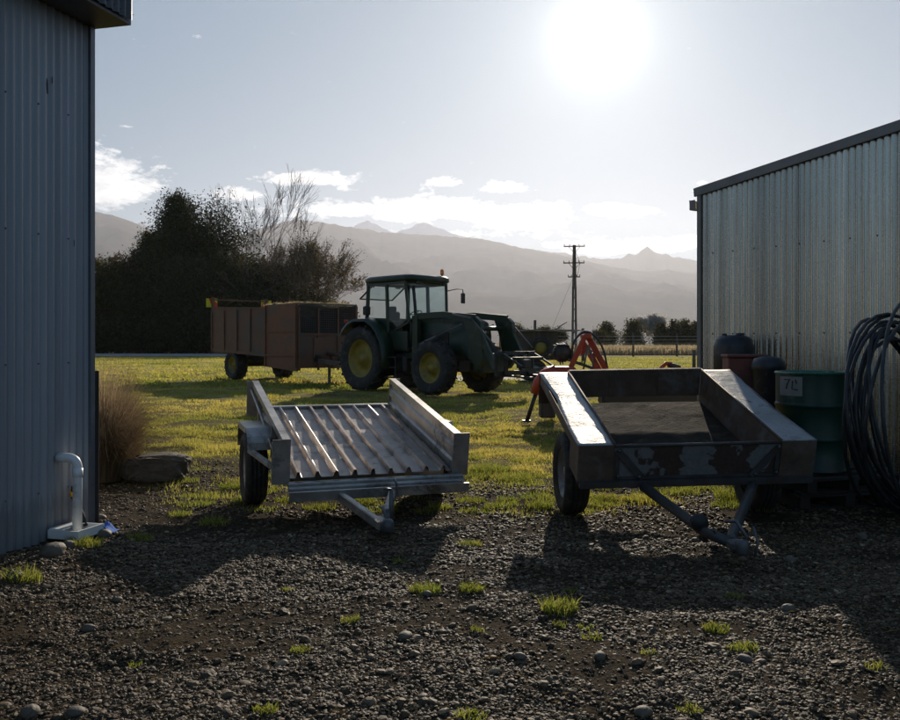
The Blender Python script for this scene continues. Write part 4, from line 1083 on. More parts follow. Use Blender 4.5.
mb.box((0,5.2,1.0),(1.0,.35,.05)); mb.box((0,5.6,.72),(1.2,.06,.08)); mb.box((.3,5.4,.86),(.25,.3,.22),None,.03); mb.bar((-.6,5.0,1.1),(-.6,5.6,.8),.05); mb.bar((.6,5.0,1.1),(.6,5.6,.8),.05)
mb.build('loader_carriage', M['black'], TT)
mb = MB(); mb.box((0,3.95,.85),(.9,.38,.5),None,.05); mb.build('front_weight', M['cab'], TT)

# ------------------------------------------------------------------ SPREADER (local +y towards the tractor)
gth = math.atan2(-.667,-.744)
rg = Vector((math.cos(gth), math.sin(gth))); RR = Vector((-9.1,33.5)); OO = RR - rg*1.2
TS = thing('spreader_trailer', 'rust-red high-sided farm spreader wagon with hazard boards, behind the tractor', 'trailer', (OO.x,OO.y,0), gth)
def s_local(w):
    d = Vector((w[0]-OO.x, w[1]-OO.y)); c, s = math.cos(gth), math.sin(gth); return Vector((c*d.x+s*d.y, -s*d.x+c*d.y, w[2]))
for sx in (1,-1):
    mb = MB(); x = sx*1.2
    mb.prism([(0,1.15),(0,2.70),(4.0,2.56),(4.0,.95)], x-.02, x+.02, 'YZ')
    for k in range(5): mb.box((x+sx*.04,.04+k*.98,1.82),(.05,.07,1.52))
    mb.bar((x+sx*.02,0,2.72),(x+sx*.02,4.0,2.58),.07,.05); mb.bar((x,0,1.12),(x,4.0,.95),.09,.12)
    mb.build('side_panel', M['spread'], TS)
    mb = MB(); mb.prism([(4.0,.55),(4.0,2.68),(6.05,2.70),(6.05,.42)], x-.025, x+.025, 'YZ')
    for y in (4.04,6.0): mb.box((x+sx*.04,y,1.6),(.06,.07,2.1))
    mb.box((x+sx*.04,5.0,.95),(.05,1.9,.06)); mb.box((x+sx*.035,5.0,1.75),(.04,1.9,.04)); mb.build('side_panel', M['orange'], TS)
    wheel(TS, (sx*1.0,1.5,.55), .56, .46, .30, M['yrim'], sx, 14, 36)
mb = MB(); mb.box((0,6.05,1.10),(2.36,.05,1.15)); mb.box((-.5,6.10,.75),(.8,.16,.5),None,.03); mb.box((.35,6.09,1.2),(.5,.10,.7),None,.03)
for x in (-1.15,-.4,.4,1.15): mb.box((x,6.09,1.5),(.06,.06,2.1))
mb.box((0,6.09,1.66),(2.36,.05,.06)); mb.build('front_panel', M['spread'], TS)
mb = MB()
for x in np.arange(-1.14,1.15,.075): mb.box((x,6.06,2.16),(.010,.010,1.0))
for z in np.arange(1.72,2.66,.075): mb.box((0,6.062,z),(2.3,.010,.010))
mb.box((0,6.06,2.68),(2.4,.05,.05)); mb.build('mesh_screen', M['grey'], TS)
mb = MB(); mb.box((0,3.0,1.0),(2.3,5.9,.1)); 
for sx in (1,-1): mb.box((sx*.5,3.2,.85),(.12,6.2,.22))
mb.tube([(-1.0,1.5,.55),(1.0,1.5,.55)],.07,10); mb.box((0,1.5,.7),(1.2,.3,.2)); mb.build('chassis', M['black'], TS)
mb = MB(); hl = s_local((-2.50,26.35,.62))
mb.bar((.45,6.1,.78),hl,.12,.14); mb.bar((-.45,6.1,.78),hl,.12,.14); mb.tube([hl+Vector((0,.5,.25)),(0,6.1,1.0)],.06,10); mb.bar((.3,6.6,.72),(.3,6.6,.02),.07,.07); mb.box((.3,6.6,.02),(.22,.22,.03)); mb.build('drawbar', M['rusty'], TS)
mb = MB(); g=[]
for i in range(26):
    x=-1.15+2.3*i/25; g.append([(x, y, (2.28 if y<3.6 else 2.42)+.36*float(fbm(np.array(x*2.2+3),np.array(y*2.0),19,4)) + (.04 if y>4 else -.1)) for y in np.linspace(.1,6.0,50)])
mb.sheet(g); mb.build('load', M['straw'], TS)
n=5000; x=(rng.random(n)*2-1)*1.12; y=3.6+2.4*rng.random(n); z=2.56+.12*rng.random(n)+.08*vnoise(x*3,y*3,4)
th=rng.random(n)*6.28; ph=(rng.random(n)-.3)*1.0; l=.06+.14*rng.random(n); dx=np.cos(th)*l*np.cos(ph); dy=np.sin(th)*l*np.cos(ph); dz=np.sin(ph)*l
V=np.stack([np.stack([x,y,z-.02],1),np.stack([x+.012,y+.012,z],1),np.stack([x+dx,y+dy,z+dz],1)],1).reshape(-1,3)
o=np_mesh('straw', V, np.arange(3*n).reshape(-1,3), leaf_mat('straw_strands',(.34,.26,.13),(.55,.45,.26),.4), False, np.repeat(rng.random(n),3)); o.parent=TS
mb = MB()
for sx in (1,-1): mb.box((sx*1.16,-.02,2.15),(.09,.09,1.95))
mb.box((0,-.03,1.85),(2.2,.05,1.3)); mb.bar((-1.16,0,3.02),(1.16,0,3.02),.05,.05); mb.box((0,-.03,3.0),(.25,.03,.05)); mb.build('tailgate', M['spread'], TS)
for sx in (1,-1):
    a0 = MB(); w2,h2 = .46,.34; zc=2.90; xc=sx*1.18
    a0.box((xc,-.085,zc),(w2,.012,h2)); bd=a0.build('hazard_board', M['hiviz'], TS)
    a1 = MB()
    for yy in (-.094,-.076):
        s_=sx
        a1.add([(xc-s_*.02,yy,zc-h2/2+.002),(xc-s_*w2/2+s_*.004,yy,zc-h2/2+.002),(xc-s_*w2/2+s_*.004,yy,zc-.02),(xc+s_*.03,yy,zc+h2/2-.002),(xc+s_*.13,yy,zc+h2/2-.002)],[(0,1,2,3,4)])
    a1.build('red_stripe', M['hired'], bd)
bpy.context.view_layer.update()

# ------------------------------------------------------------------ flat-deck trailer far behind
FT = thing('flat_deck_trailer', 'old flat-topped farm trailer with a pale deck and dark box sides, beyond the tractor loader', 'trailer', at(538,31,0), R(4))
mb = MB(); mb.box((.0,0,1.80),(2.5,1.7,.05)); mb.prism([(1.25,1.775),(1.25,1.825),(1.42,1.80)],-.85,.85,'XZ'); mb.build('deck', M['deckwood'], FT)
mb = MB(); mb.box((-.15,0,1.38),(1.45,1.4,.78)); 
for x in (-.8,-.3,.2,.52): mb.box((x,-.72,1.38),(.05,.05,.78))
mb.build('box_body', M['wood'], FT)
mb = MB(); mb.box((0,.5,.85),(2.3,.1,.16)); mb.box((0,-.5,.85),(2.3,.1,.16)); mb.box((0,0,.55),(.1,1.4,.1)); mb.bar((1.0,0,.8),(2.3,0,.35),.1,.1); mb.tube([(2.25,0,.4),(2.25,0,.02)],.03,8); mb.build('chassis', M['black'], FT)
for (x, y, z, r) in ((-.05,-.88,1.12,.34),(-.05,.80,.34,.34)):
    E = Matrix.Rotation(R(90),4,'Z')
for (y, z, r) in ((-.82,1.20,.36),):
    mb = MB(); mb.lathe([(.0,-.03),(r*.55,-.04),(r*.6,.0),(r*.6,.05)],'Y',(-.05,y,z),28); w_=mb.build('spare_wheel', M['yrim'], FT)
    mb = MB(); mb.lathe([(r*.6,-.06),(r*.9,-.09),(r,-.05),(r,.05),(r*.9,.08),(r*.6,.06)],'Y',(-.05,y,z),28); mb.build('tyre', M['tyre'], w_)
for y in (-.62,.62):
    mb = MB(); mb.lathe([(.0,-.03),(.2,-.04),(.22,.0),(.22,.08)],'Y',(-.2,y,.40),28); w_=mb.build('wheel', M['rim'], FT)
    mb = MB(); mb.lathe([(.22,-.08),(.36,-.11),(.40,-.08),(.40,.08),(.36,.11),(.22,.08)],'Y',(-.2,y,.40),28); mb.build('tyre', M['tyre'], w_)
mb = MB(); mb.tube([(.55,-.4,1.82),(.75,-.4,1.98),(.95,-.4,2.10)],.02,6); mb.build('handle', M['black'], FT)

# ------------------------------------------------------------------ RED MOWER
TM = thing('disc_mower', 'bright red tractor-mounted mower with an A-frame and hoses, parked behind the rusty trailer', 'mower', (2.2,15.0,0), 0)
def q(px, py, y=0.0):
    D = 15.0+y; return Vector(((px-CX)/F*D-2.2, y, H-(py-HY)/F*D))
mb = MB()
for y in (-.12,.28):
    mb.bar(q(585,336,y),q(566,378,y),.06,.085,.01)
mb.bar(q(588,336,.1),q(612,381,.0),.08,.10,.012); mb.bar(q(590,354,.1),q(604,379,-.1),.07,.09,.012)
mb.box(q(586,336.5,.08),(.13,.48,.10),None,.02)
mb.prism([tuple(q(px_,py_,0)[k] for k in (0,2)) for px_,py_ in ((584,340),(589,348),(586,352),(580,356))],-.05,.06,'XZ'); mb.prism([tuple(q(px_,py_,0)[k] for k in (0,2)) for px_,py_ in ((592,360),(602,370),(604,380),(594,376))],-.05,.06,'XZ')
mb.bar(q(560,379,.1),q(625,379,.1),.12,.12,.02)
mb.build('headstock', M['red'], TM)
mb = MB(); mb.box(q(560,374,.0),(.52,.55,.26),None,.05); mb.box(q(575,381,.0),(.7,.4,.18),None,.03)
mb.tube([q(556,372,-.2),q(545,376,-.22),q(538,384,-.24),q(534,394,-.25)],[.13,.12,.10,.06],14); mb.bar(q(570,385),q(700,385),.4,.10,.02); mb.build('cutter_body', M['red'], TM)
mb = MB(); mb.bar(q(620,390,.1),q(690,388,.1),.55,.09,.02); mb.box(q(655,396,.1),(1.9,.5,.3),None,.04); mb.build('cutter_bar', M['black'], TM)
mb = MB(); mb.lathe([(0,-.10),(.13,-.10),(.16,-.05),(.16,.06),(.12,.10),(0,.10)],'Y',q(562,353),24)
for k in range(26):
    th=k*.24*1.0; c0=q(562,353); mb.tube([c0+Vector((math.cos(th)*.14,-.11,math.sin(th)*.14)), c0+Vector((math.cos(th+.25)*(.17+.03*math.sin(k*5)),-.02+.03*math.sin(k*3),math.sin(th+.25)*(.17+.03*math.sin(k*5))))],.012,5)
mb.build('pulley_guard', M['black'], TM)
mb = MB()
for d in (0,.03,.06):
    pts=[q(573,376,d-.1),q(572,352,d-.1),q(575,340,d-.05),q(584,332.5-d*20,d),q(596,337,d),q(604,352,d),q(609,378,d)]
    sm=[]
    for i in range(len(pts)-1):
        a_,b_=pts[i],pts[i+1]; pm=pts[max(0,i-1)]; pn=pts[min(len(pts)-1,i+2)]
        for t_ in np.linspace(0,1,5)[:-1]:
            sm.append(.5*((2*a_)+(-pm+b_)*t_+(2*pm-5*a_+4*b_-pn)*t_*t_+(-pm+3*a_-3*b_+pn)*t_**3))
    sm.append(pts[-1]); mb.tube(sm,.018,8)
mb.build('hose', M['black'], TM)
mb = MB(); mb.tube([q(588,345,-.15),q(583,372,-.15)],.015,8); mb.tube([q(591,350,-.15),q(594,374,-.15)],.015,8); mb.build('linkage_rod', M['grey'], TM)
mb = MB(); mb.tube([q(536,393,-.25),q(527,420.5,-.25)],.035,10); mb.box(q(526.5,421,-.25),(.14,.14,.03)); mb.build('parking_leg', M['black'], TM)
mb = MB(); mb.box(q(547,404,.1),(.26,.3,.46),None,.02); mb.box(q(553,392,.1),(.5,.3,.12)); mb.build('skid_block', M['wood'], TM)
mb = MB(); mb.tube([q(660,379,.1),q(661,368,.1),q(666,363.5,.1),q(672,364,.1)],.035,10); mb.build('folding_arm', M['red'], TM); mb = MB(); mb.tube([q(684,370,.1),q(693,373,.1)],.038,10); mb.build('arm_end', M['red'], TM)
mb = MB(); mb.tube([q(668,364.5,.1),q(680,368,.1)],.045,12); mb.tube([q(680,368,.1),q(687,371,.1)],.025,10); mb.build('hydraulic_ram', M['black'], TM)

# ------------------------------------------------------------------ DRUM, BINS, BOX by the right shed
def pallet(loc, rz, lab):
    t = thing('pallet', lab, 'pallet', loc, rz)
    mb = MB()
    for y in (-.45,-.22,0,.22,.45): mb.box((0,y,.125),(1.0,.10,.02))
    for x in (-.42,0,.42): mb.box((x,0,.07),(.09,1.0,.09))
    for y in (-.42,0,.42): mb.box((0,y,.013),(1.0,.10,.02))
    mb.build('boards', M['dwood'], t); return t
DX = 7.75
dx_, dy_ = (811-CX)/F*DX, DX
pallet((dx_+.05,dy_+.05,0), .2, 'lower wooden pallet on the ground under the green drum'); pallet((dx_+.03,dy_+.03,.137), .3, 'upper wooden pallet directly beneath the green drum')
TD = thing('oil_drum', 'large dark green steel drum with a torn paper label, beside the rusty trailer', 'drum', (dx_,dy_,.274), 0)
mb = MB(); r = .295; prof=[(0,.01),(r-.01,.01),(r+.008,0),(r+.008,.018),(r,.025)]
for z in (.285,.575): prof += [(r,z-.03),(r+.005,z-.015),(r+.012,z),(r+.005,z+.015),(r,z+.03)]
prof += [(r,.82),(r+.001,.845)]
mb.lathe(prof,'Z',(0,0,0),56); mb.build('barrel', M['drum'], TD)
mb = MB(); mb.lathe([(r,.842),(r+.010,.845),(r+.012,.86),(r+.002,.868),(r-.012,.862),(r-.018,.845),(0,.848)],'Z',(0,0,0),56); mb.lathe([(0,.875),(.035,.872),(.04,.85)],'Z',(.12,-.12,0),16); mb.build('lid', M['lid'], TD)
mb = MB(); g=[]
for i in range(13):
    th=R(-170+i*3.7); g.append([((r+.004)*math.cos(th),(r+.004)*math.sin(th),z) for z in (.66,.72,.78,.825)])
mb.sheet(g,smooth=True); lb=mb.build('label', M['paper'], TD)
mb = MB()
def onlab(a_, z): th=R(a_); return Vector(((r+.0075)*math.cos(th),(r+.0075)*math.sin(th),z))
for pts in ([(-158,.80),(-147,.805),(-152,.76),(-154,.72)],[(-142,.79),(-143,.72),(-133,.715)],[(-137,.80),(-135,.77)]):
    mb = MB(); mb.tube([onlab(a_,z) for a_,z in pts],.0045,5); mb.build('mark', M['ink'], lb)
mb = MB()

# black plastic drum against the shed wall
def w_on(px, D): return ((px-CX)/F*D, D)
x, y = w_on(733.5, 10.1); rr=.225
t = thing('plastic_barrel', 'tall black plastic barrel with a domed top against the silver shed', 'barrel', (x,y,.42), 0)
mb = MB(); mb.lathe([(0,0),(rr-.02,0),(rr,.03),(rr,.30),(rr-.012,.32),(rr,.34),(rr,.62),(rr-.012,.64),(rr,.66),(rr,.93),(rr-.02,1.01),(rr-.07,1.045),(.06,1.06),(0,1.06)],'Z',(0,0,0),40); mb.build('body', M['bplastic'], t)
mb = MB(); mb.lathe([(.05,1.055),(.05,1.08),(0,1.085)],'Z',(.06,-.05,0),16); mb.lathe([(.03,1.055),(.03,1.075),(0,1.08)],'Z',(-.1,0.02,0),16); mb.build('cap', M['bplastic'], t)
mb = MB()
mb.box((0,0,.40),(.7,.6,.04))
for sx in (-1,1):
    for sy in (-1,1): mb.box((sx*.29,sy*.24,.19),(.07,.07,.38))
mb.box((0,-.24,.15),(.56,.03,.08)); o=mb.build('timber_stand', M['wood']); o.location=(x,y,0); tag(o,'low timber stand under the black barrel','stand')
x, y = w_on(745, 9.15)
t = thing('steel_cabinet', 'rusty red steel box standing in front of the black barrel', 'cabinet', (x,y,0), R(-8))
mb = MB(); mb.box((0,0,.62),(.40,.38,1.24),None,.012); mb.box((0,0,1.255),(.43,.41,.03),None,.008); mb.build('body', M['rustbox'], t)
mb = MB(); mb.box((0,-.195,.65),(.34,.012,1.05)); mb.build('door', M['rustbox'], t)
x, y = w_on(768, 8.8); rr=.155
t = thing('rubbish_bin', 'small round black bin with a lumpy lid beside the rusty red box', 'bin', (x,y,0), 0)
mb = MB(); mb.lathe([(0,0),(rr-.03,0),(rr-.02,.05),(rr,1.14),(rr+.01,1.16)],'Z',(0,0,0),32); mb.build('body', M['bplastic'], t)
mb = MB(); mb.lathe([(rr+.010,1.12),(rr+.018,1.15),(rr+.01,1.19),(rr*.85,1.235),(rr*.4,1.255),(0,1.26)],'Z',(0,0,0),32,True); mb.build('lid', M['bplastic'], t)

# ------------------------------------------------------------------ COIL OF PIPE
cxw, cyw = (916-CX)/F*6.9, 6.95
TCo = thing('pipe_coil', 'big standing coil of black poly pipe at the right edge, leaning on a post', 'pipe coil', (cxw,cyw,.0), R(40))
mb = MB(); rnd = random.Random(4)
loops = 14; pts=[]
for k in range(loops*28+1):
    a_ = 2*math.pi*k/28; lp = k/28
    i0 = int(lp); f_ = lp-i0
    def rp(i): r_=random.Random(i*13+1); return (.64+.22*r_.random()+.04*(i%4==0), (r_.random()-.5)*.34, (r_.random()-.5)*.20, (r_.random()-.5)*.12)
    A_, B_ = rp(i0), rp(i0+1); s_ = f_*f_*(3-2*f_); Rr, off, ex, ez = [A_[j]*(1-s_)+B_[j]*s_ for j in range(4)]
    x = math.cos(a_)*Rr*.92+ex; z = math.sin(a_)*Rr*.97 + .84 + ez*.6 + (.80-Rr)*-.35
    pts.append((x, off+.10*math.sin(a_*1+i0)+(.0)+z*.08, max(z,.03)))
mb.tube(pts, .0145, 8); mb.build('pipe', M['pipe'], TCo)
mb = MB(); mb.tube([(0,0,-.1),(0,0,1.75)],[.075,.068],12); o=mb.build('timber_post', M['wood']); o.location=(cxw+.42,cyw+.50,0); tag(o,'round timber post behind the coil of black pipe','post')

# ------------------------------------------------------------------ FENCES, POLE
def fence(name, lab, P0, P1, n, hgt, zs, post_r, wire_r, flat=False, extra=(), mat=None):
    t = thing(name, lab, 'fence', (P0[0],P0[1],0), 0); P0=Vector((*P0,0)); P1=Vector((*P1,0)); d=(P1-P0)
    for k in range(n+1):
        mb = MB(); jx = random.Random(k).random()-.5; hh=hgt*(1+.06*jx); p=d*(k/n)
        mb.tube([p+Vector((0,0,-.05)),p+Vector((jx*.06,0,hh))],post_r,8); mb.build('post', M['wood'], t)
    mb = MB()
    for z in zs:
        if flat: mb.bar(Vector((0,-.08,z)), d+Vector((0,-.08,z)), .04, wire_r)
        else: mb.tube([Vector((0,-post_r,z)), d+Vector((0,-post_r,z))], wire_r, 4)
    mb.build('rail' if flat else 'wire', mat or M['wire'], t); return t
x0, y0 = (500-CX)/F*84, 84; x1, y1 = (720-CX)/F*86, 86
fence('wire_fence', 'tall post and wire fence across the paddock beyond the power pole', (x0,y0), (x1,y1), 5, 2.35, (.3,.55,.8,1.05,1.3,1.6,1.95), .10, .014)
fence('timber_fence', 'low timber rail fence at the foot of the dark conifers', ((60-CX)/F*108,108), ((215-CX)/F*108,108), 6, 1.5, (.45,.85,1.25), .10, .14, True, mat=M['wood'])
for (px, D, h_, r_, lab) in ((694,42,1.02,.085,'dark timber post standing alone by the shed corner'),(535,60,2.9,.10,'timber post rising above the flat-deck trailer'),(583,64,2.4,.12,'short dark post just right of the power pole'),(594,72,2.3,.14,'thick dark post right of the red mower peak')):
    mb = MB(); mb.tube([(0,0,-.05),(0,0,h_)],[r_,r_*.95],10); o=mb.build('fence_post', M['wood']); o.location=at(px,D); tag(o,lab,'post')
# power pole: two legs joined up high, three crossarms
PD = 95.0; sc = PD/F
TP = thing('power_pole', 'tall dark power pole with slotted shaft and three crossarms', 'power pole', at(574.3,PD), R(-6))
zp = lambda py: H-(py-HY)*sc
mb = MB(); zt_ = zp(245)
for sx in (-1,1): mb.bar((sx*.20,0,-.3),(sx*.13,0,zt_*.62),.12,.24); mb.bar((sx*.13,0,zt_*.62),(sx*.075,0,zt_),.10,.20)
for z in np.arange(1.2, zt_*.6, 1.25): mb.box((0,0,z),(.34,.18,.16))
mb.box((0,0,zt_*.80),(.16,.18,zt_*.40)); mb.build('pole', M['concrete'], TP)
for (py, w_, x_) in ((246.5,2.3,0),(263,2.3,-.05),(277,1.3,-.03)):
    mb = MB(); mb.box((x_,-.14,zp(py)),(w_,.10,.12)); ca=mb.build('crossarm', M['wood'], TP)
    mb = MB(); 
    if w_>2:
        mb.bar((-.6,-.14,zp(py)-.05),(0,-.12,zp(py)-.75),.05,.05); mb.bar((.6,-.14,zp(py)-.05),(0,-.12,zp(py)-.75),.05,.05); mb.build('brace', M['wood'], ca)
    for k in (-.47,-.22,.22,.47):
        mb = MB(); mb.lathe([(0,.0),(.03,.0),(.03,.06),(.06,.07),(.045,.12),(.055,.14),(.035,.19),(0,.20)],'Z',(x_+w_*k,-.14,zp(py)+.06),10); mb.build('insulator', M['grey'], ca)
mb = MB(); mb.tube([(-.1,-.1,zp(277)),(-3.6,-2,0)],.014,5); mb.tube([(.1,-.1,zp(250)),(.6,-.14,zp(263)),(.3,-.1,zp(277))],.02,5); mb.build('guy_wire', M['black'], TP)

# ------------------------------------------------------------------ TREES
LM = {'dark': leaf_mat('conifer_foliage',(.028,.036,.016),(.085,.09,.038),.4), 'olive': leaf_mat('olive_foliage',(.045,.048,.02),(.13,.115,.045),.42),
      'red': leaf_mat('reddish_foliage',(.07,.03,.02),(.16,.07,.045),.35), 'autumn': leaf_mat('sparse_autumn_leaves',(.07,.055,.02),(.20,.13,.04),.4)}
def quads_at(P, s):
    n = len(P); a_ = rng.normal(size=(n,3)); a_ /= np.linalg.norm(a_,axis=1)[:,None]; b_ = rng.normal(size=(n,3)); b_ -= (a_*b_).sum(1)[:,None]*a_; b_ /= np.linalg.norm(b_,axis=1)[:,None]
    s = s[:,None]; V = np.stack([P-a_*s, P+b_*s*.45, P+a_*s, P-b_*s*.45],1).reshape(-1,3)
    return V, np.arange(4*n).reshape(-1,4)
def crown_obj(root, P, s, mat, name='crown'):
    V, Q = quads_at(P, s); o = np_mesh(name, V, None, mat, False, np.repeat(rng.random(len(P))**1.3,4), Q); o.parent = root; return o
def tree(name, lab, px, D, hgt, wid, kind='cone', mat='dark', n=16000, leaf=.28, bare=0, group=None, base=0.0, seed=1, trunk_mat='bark'):
    rs_ = random.Random(seed); t = thing(name, lab, 'tree' if hgt>3.2 else 'shrub', at(px,D), rs_.random()*6, group)
    mb = MB(); k = hgt
    lean = [Vector((rs_.uniform(-.02,.02)*k*z, rs_.uniform(-.02,.02)*k*z, z*k*(.93 if kind!='round' else .8))) for z in (0,.25,.5,.75,1)]
    mb.tube(lean, [k*.022,k*.017,k*.012,k*.007,k*.002], 9)
    P = []; S = []
    nb = 90 if kind=='cone' else 75
    for i in range(nb):
        u = (i+rs_.random())/nb; z0 = (.04+.94*u)
        if kind == 'cone': prof = (1-z0)**.75*(.55+.45*min(1,z0*6))
        elif kind == 'column': prof = (1-abs(z0-.35)/.75)**.7 if z0<1 else 0
        else: prof = max(.1, 1-(abs(z0-.50)/.56)**2.2)**.55
        a_ = i*2.39996+rs_.uniform(-.4,.4); ln = wid*.5*prof*rs_.uniform(.62,1.18)
        up = (.10 if kind=='cone' else .35)*ln
        p0 = Vector((0,0,k*z0*(.9 if kind=='cone' else .72)))
        if kind!='cone': p0.z = k*(.12+.6*z0)*.85
        p1 = Vector((math.cos(a_)*ln, math.sin(a_)*ln, k*z0+up*.5))
        pm = (p0+p1)/2+Vector((0,0,ln*.08)); 
        if i%2==0: mb.tube([p0,pm,p1],[k*.004,k*.003,k*.001],5,False)
        m_ = max(3,int(n/nb*(.4+prof)))
        tt = np.array([rs_.random()**.6 for _ in range(m_)]); c0=np.array(p0)[None]*(1-tt)[:,None]+np.array(p1)[None]*tt[:,None]
        sp_ = wid*.045+.085*wid*prof
        c0 = c0 + np.clip(rng.normal(size=(m_,3)),-1.7,1.7)*np.array([[sp_,sp_,sp_*.75]])*(.6+.6*tt)[:,None]
        P.append(c0); S.append(leaf*(.5+rng.random(m_)))
    mb.build('trunk', M[trunk_mat], t)
    P = np.concatenate(P); S = np.concatenate(S); ok = (P[:,2]>.05*k+base)&(P[:,2]<k*1.04); crown_obj(t, P[ok], S[ok], LM[mat]); return t
def bare(name, lab, px, D, hgt, seed, depth=5, spread=.42, leaf=None, leafn=3, lmat='autumn', group=None, stems=1, wscale=1.0, lsz=.12):
    rs_ = random.Random(seed); t = thing(name, lab, 'tree', at(px,D), 0, group); mb = MB(); tips=[]
    def grow(p, d, L_, r, lev):
        pts=[p]; rs2=[r]; 
        for i in range(3):
            d = (d+Vector((rs_.uniform(-.17,.17),rs_.uniform(-.17,.17),rs_.uniform(-.04,.09)))).normalized(); p = p+d*L_/3; pts.append(p); rs2.append(max(.019,r*(1-(i+1)*.16)))
        mb.tube(pts, rs2, 6 if lev<2 else 4 if lev<3 else 3, False)
        if lev>=2: tips.extend(pts[1:])
        if lev>=depth: return
        nk = 3 if lev<depth-1 else 4
        for k in range(nk):
            ax = Vector((rs_.uniform(-1,1),rs_.uniform(-1,1),rs_.uniform(-1,1))).normalized(); ang = rs_.uniform(.25,1.0)*spread*1.6*(0.5 if k==0 else 1)
            nd = (Matrix.Rotation(ang,3,ax)@d); grow(pts[-1] if k<2 else pts[2 if k==2 else 1], nd, L_*rs_.uniform(.58,.82), rs2[-1]*.68, lev+1)
    for s_ in range(stems):
        d0 = Vector((rs_.uniform(-.5,.5)*wscale*(stems>1),rs_.uniform(-.5,.5)*wscale*(stems>1),1)).normalized()
        grow(Vector((rs_.uniform(-.5,.5)*(stems>1)*wscale*2,rs_.uniform(-.5,.5)*(stems>1),-.1)), d0, hgt*.31*rs_.uniform(.85,1.05), hgt*.011, 0)
    mb.build('trunk', M['bark_pale' if stems==1 else 'bark'], t)
    if leaf:
        tp = np.array([tuple(p) for p in tips]); idx = rng.integers(0,len(tp),len(tp)*leafn); P = tp[idx]+rng.normal(size=(len(idx),3))*.22
        crown_obj(t, P, lsz*(.6+.8*rng.random(len(P))), LM[lmat], 'foliage')
    return t
G = 'trees behind the farmyard'
k_ = 110/F
tree('conifer','dark pointed conifer, the tallest of the evergreen clump',176,112,20.8,13.5,'cone','dark',80000,.15,group=G,seed=3)
tree('conifer','shorter dark conifer on the left flank of the evergreen clump',150,114,16.0,10,'cone','dark',46000,.15,group=G,seed=8)
tree('evergreen_tree','leafy evergreen with a ragged top just right of the tallest conifer',207,116,20.3,10.5,'round','dark',42000,.16,group=G,seed=5)
tree('evergreen_tree','broad dark evergreen filling the middle of the clump above the spreader',222,113,12.5,12,'round','dark',36000,.20,group=G,seed=15)
tree('evergreen_tree','low dark evergreen left of the hazard boards',190,110,11.5,14,'round','dark',34000,.20,group=G,seed=25)
tree('evergreen_tree','olive-green bushy tree at the left end beside the blue-grey shed',108,111,12.0,8.5,'round','olive',20000,.18,group=G,seed=6)
bare('red_leaved_tree','thin reddish-leaved tree poking up beside the left conifers',128,113,15.0,21,5,.42,True,3,'red',G,3,.5,.16)
bare('birch_tree','bare pale birch, the left of the two leafless ones',243,118,24.0,52,5,.38,None,group=G)
bare('birch_tree','taller bare birch over the middle of the spreader',262,117,25.5,36,5,.40,None,group=G)
bare('birch_tree','bare birch whose twigs merge into the sparse round bush',258,121,19.0,37,5,.42,None,group=G)
bare('deciduous_tree','round twiggy half-bare tree with sparse brown leaves, right end of the clump',310,110,15.0,41,5,.50,True,1,'autumn',G,9,1.0,.12)
bare('deciduous_tree','twiggy brown tree between the birches and the round bush',288,113,17,43,5,.45,True,1,'autumn',G,7,.9,.12)
tree('evergreen_tree','low dark bush behind the mesh end of the spreader',300,112,8.0,9.5,'round','olive',22000,.16,group=G,seed=45)
tree('evergreen_tree','small dark bush tucked behind the tractor cab end of the trees',333,113,6.5,5.0,'round','olive',8000,.16,group=G,seed=46)
tree('evergreen_tree','mid-height dark evergreen between the clump and the birches',258,111,9.5,10,'round','dark',16000,.26,group=G,seed=47)
for i,(px_, lab) in enumerate([(98,'dark bush at the foot of the olive bushy tree'),(128,'dark bush under the reddish-leaved tree'),(158,'dark bush at the foot of the left conifer'),(190,'dark bush just left of the spreader tail'),(222,'dark bush behind the ribbed spreader side'),(256,'dark bush behind the right hazard board'),(290,'dark bush behind the mesh of the spreader'),(318,'dark bush left of the tractor cab')]):
    tree('bush', lab, px_, 106.5, 4.2, 6.4, 'round', 'dark', 5200, .26, group=G, base=-5, seed=130+i)
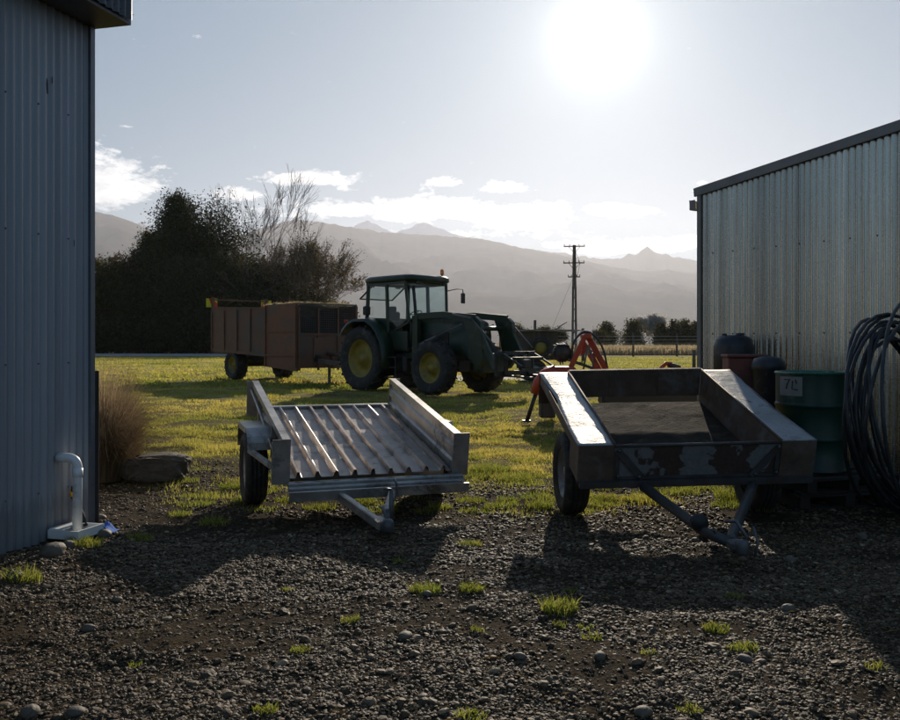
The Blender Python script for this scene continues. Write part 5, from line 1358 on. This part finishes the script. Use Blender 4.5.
for i,(px, py, w_, lab) in enumerate([(607,321,22,'small conical tree nearest the power pole, left of the row'),(633,318,24,'small conical tree directly behind the fence post'),(661,322,17,'slim small tree next to the leaning dead branch'),(674,319,18,'small conical tree third from the shed'),(685,318,20,'small conical tree second from the shed'),(696,321,16,'small tree closest to the silver shed corner')]):
    D=140; tree('shelter_tree', lab, px, D, H-(py-HY)*D/F, w_*D/F, 'column', 'olive', 5000, .16, group='small trees behind the wire fence', seed=60+i)
for i,(px, py, w_, lab) in enumerate([(513,318,12,'feathery shrub above the tractor loader'),(527,326,18,'low shrub above the left end of the pale deck'),(547,320,14,'thin shrub above the middle of the pale deck'),(557,321,10,'thin shrub just left of the power pole'),(600,328,16,'low shrub right of the power pole')]):
    D=125; bare('shrub', lab, px, D, (H-(py-HY)*D/F)*1.0, 80+i, 4, .5, True, 3, 'olive', 'shrubs along the far fence', 3, .5, .10)['category']='shrub'
bare('dead_tree','bare crooked dead branch beside the pale shed gable',662,150,(342-311)*150/F,97,4,.75,None,group=None)
LM['pale'] = leaf_mat('pale_dry_leaves', (.50,.47,.43), (.78,.75,.70), .6)
bare('pale_tree','pale lacy tree rising between the small dark trees, left of the dead branch',650,146,7.2,203,5,.36,True,10,'pale',None,2,.4,.13)
# ------------------------------------------------------------------ CAMERA, RENDER
cam = bpy.data.cameras.new('camera'); co = bpy.data.objects.new('camera', cam); COL.objects.link(co)
co.location = (0,0,H); co.rotation_euler = (R(90),0,0); cam.lens = 35.0; cam.sensor_width = 36.0; cam.sensor_fit = 'HORIZONTAL'
cam.shift_y = -18/900; cam.clip_start = .05; cam.clip_end = 60000
SC.camera = co
SC.view_settings.view_transform = 'Standard'; SC.view_settings.look = 'None'; SC.view_settings.gamma = 1; SC.view_settings.use_curve_mapping = False
SC.view_settings.exposure = .03
SC.render.engine = 'CYCLES'
cy = SC.cycles; cy.use_denoising = True; cy.max_bounces = 8; cy.diffuse_bounces = 3; cy.glossy_bounces = 3; cy.transparent_max_bounces = 12; cy.volume_bounces = 1
cy.sample_clamp_indirect = 4; cy.caustics_reflective = False; cy.caustics_refractive = False
cy.volume_step_rate = 10
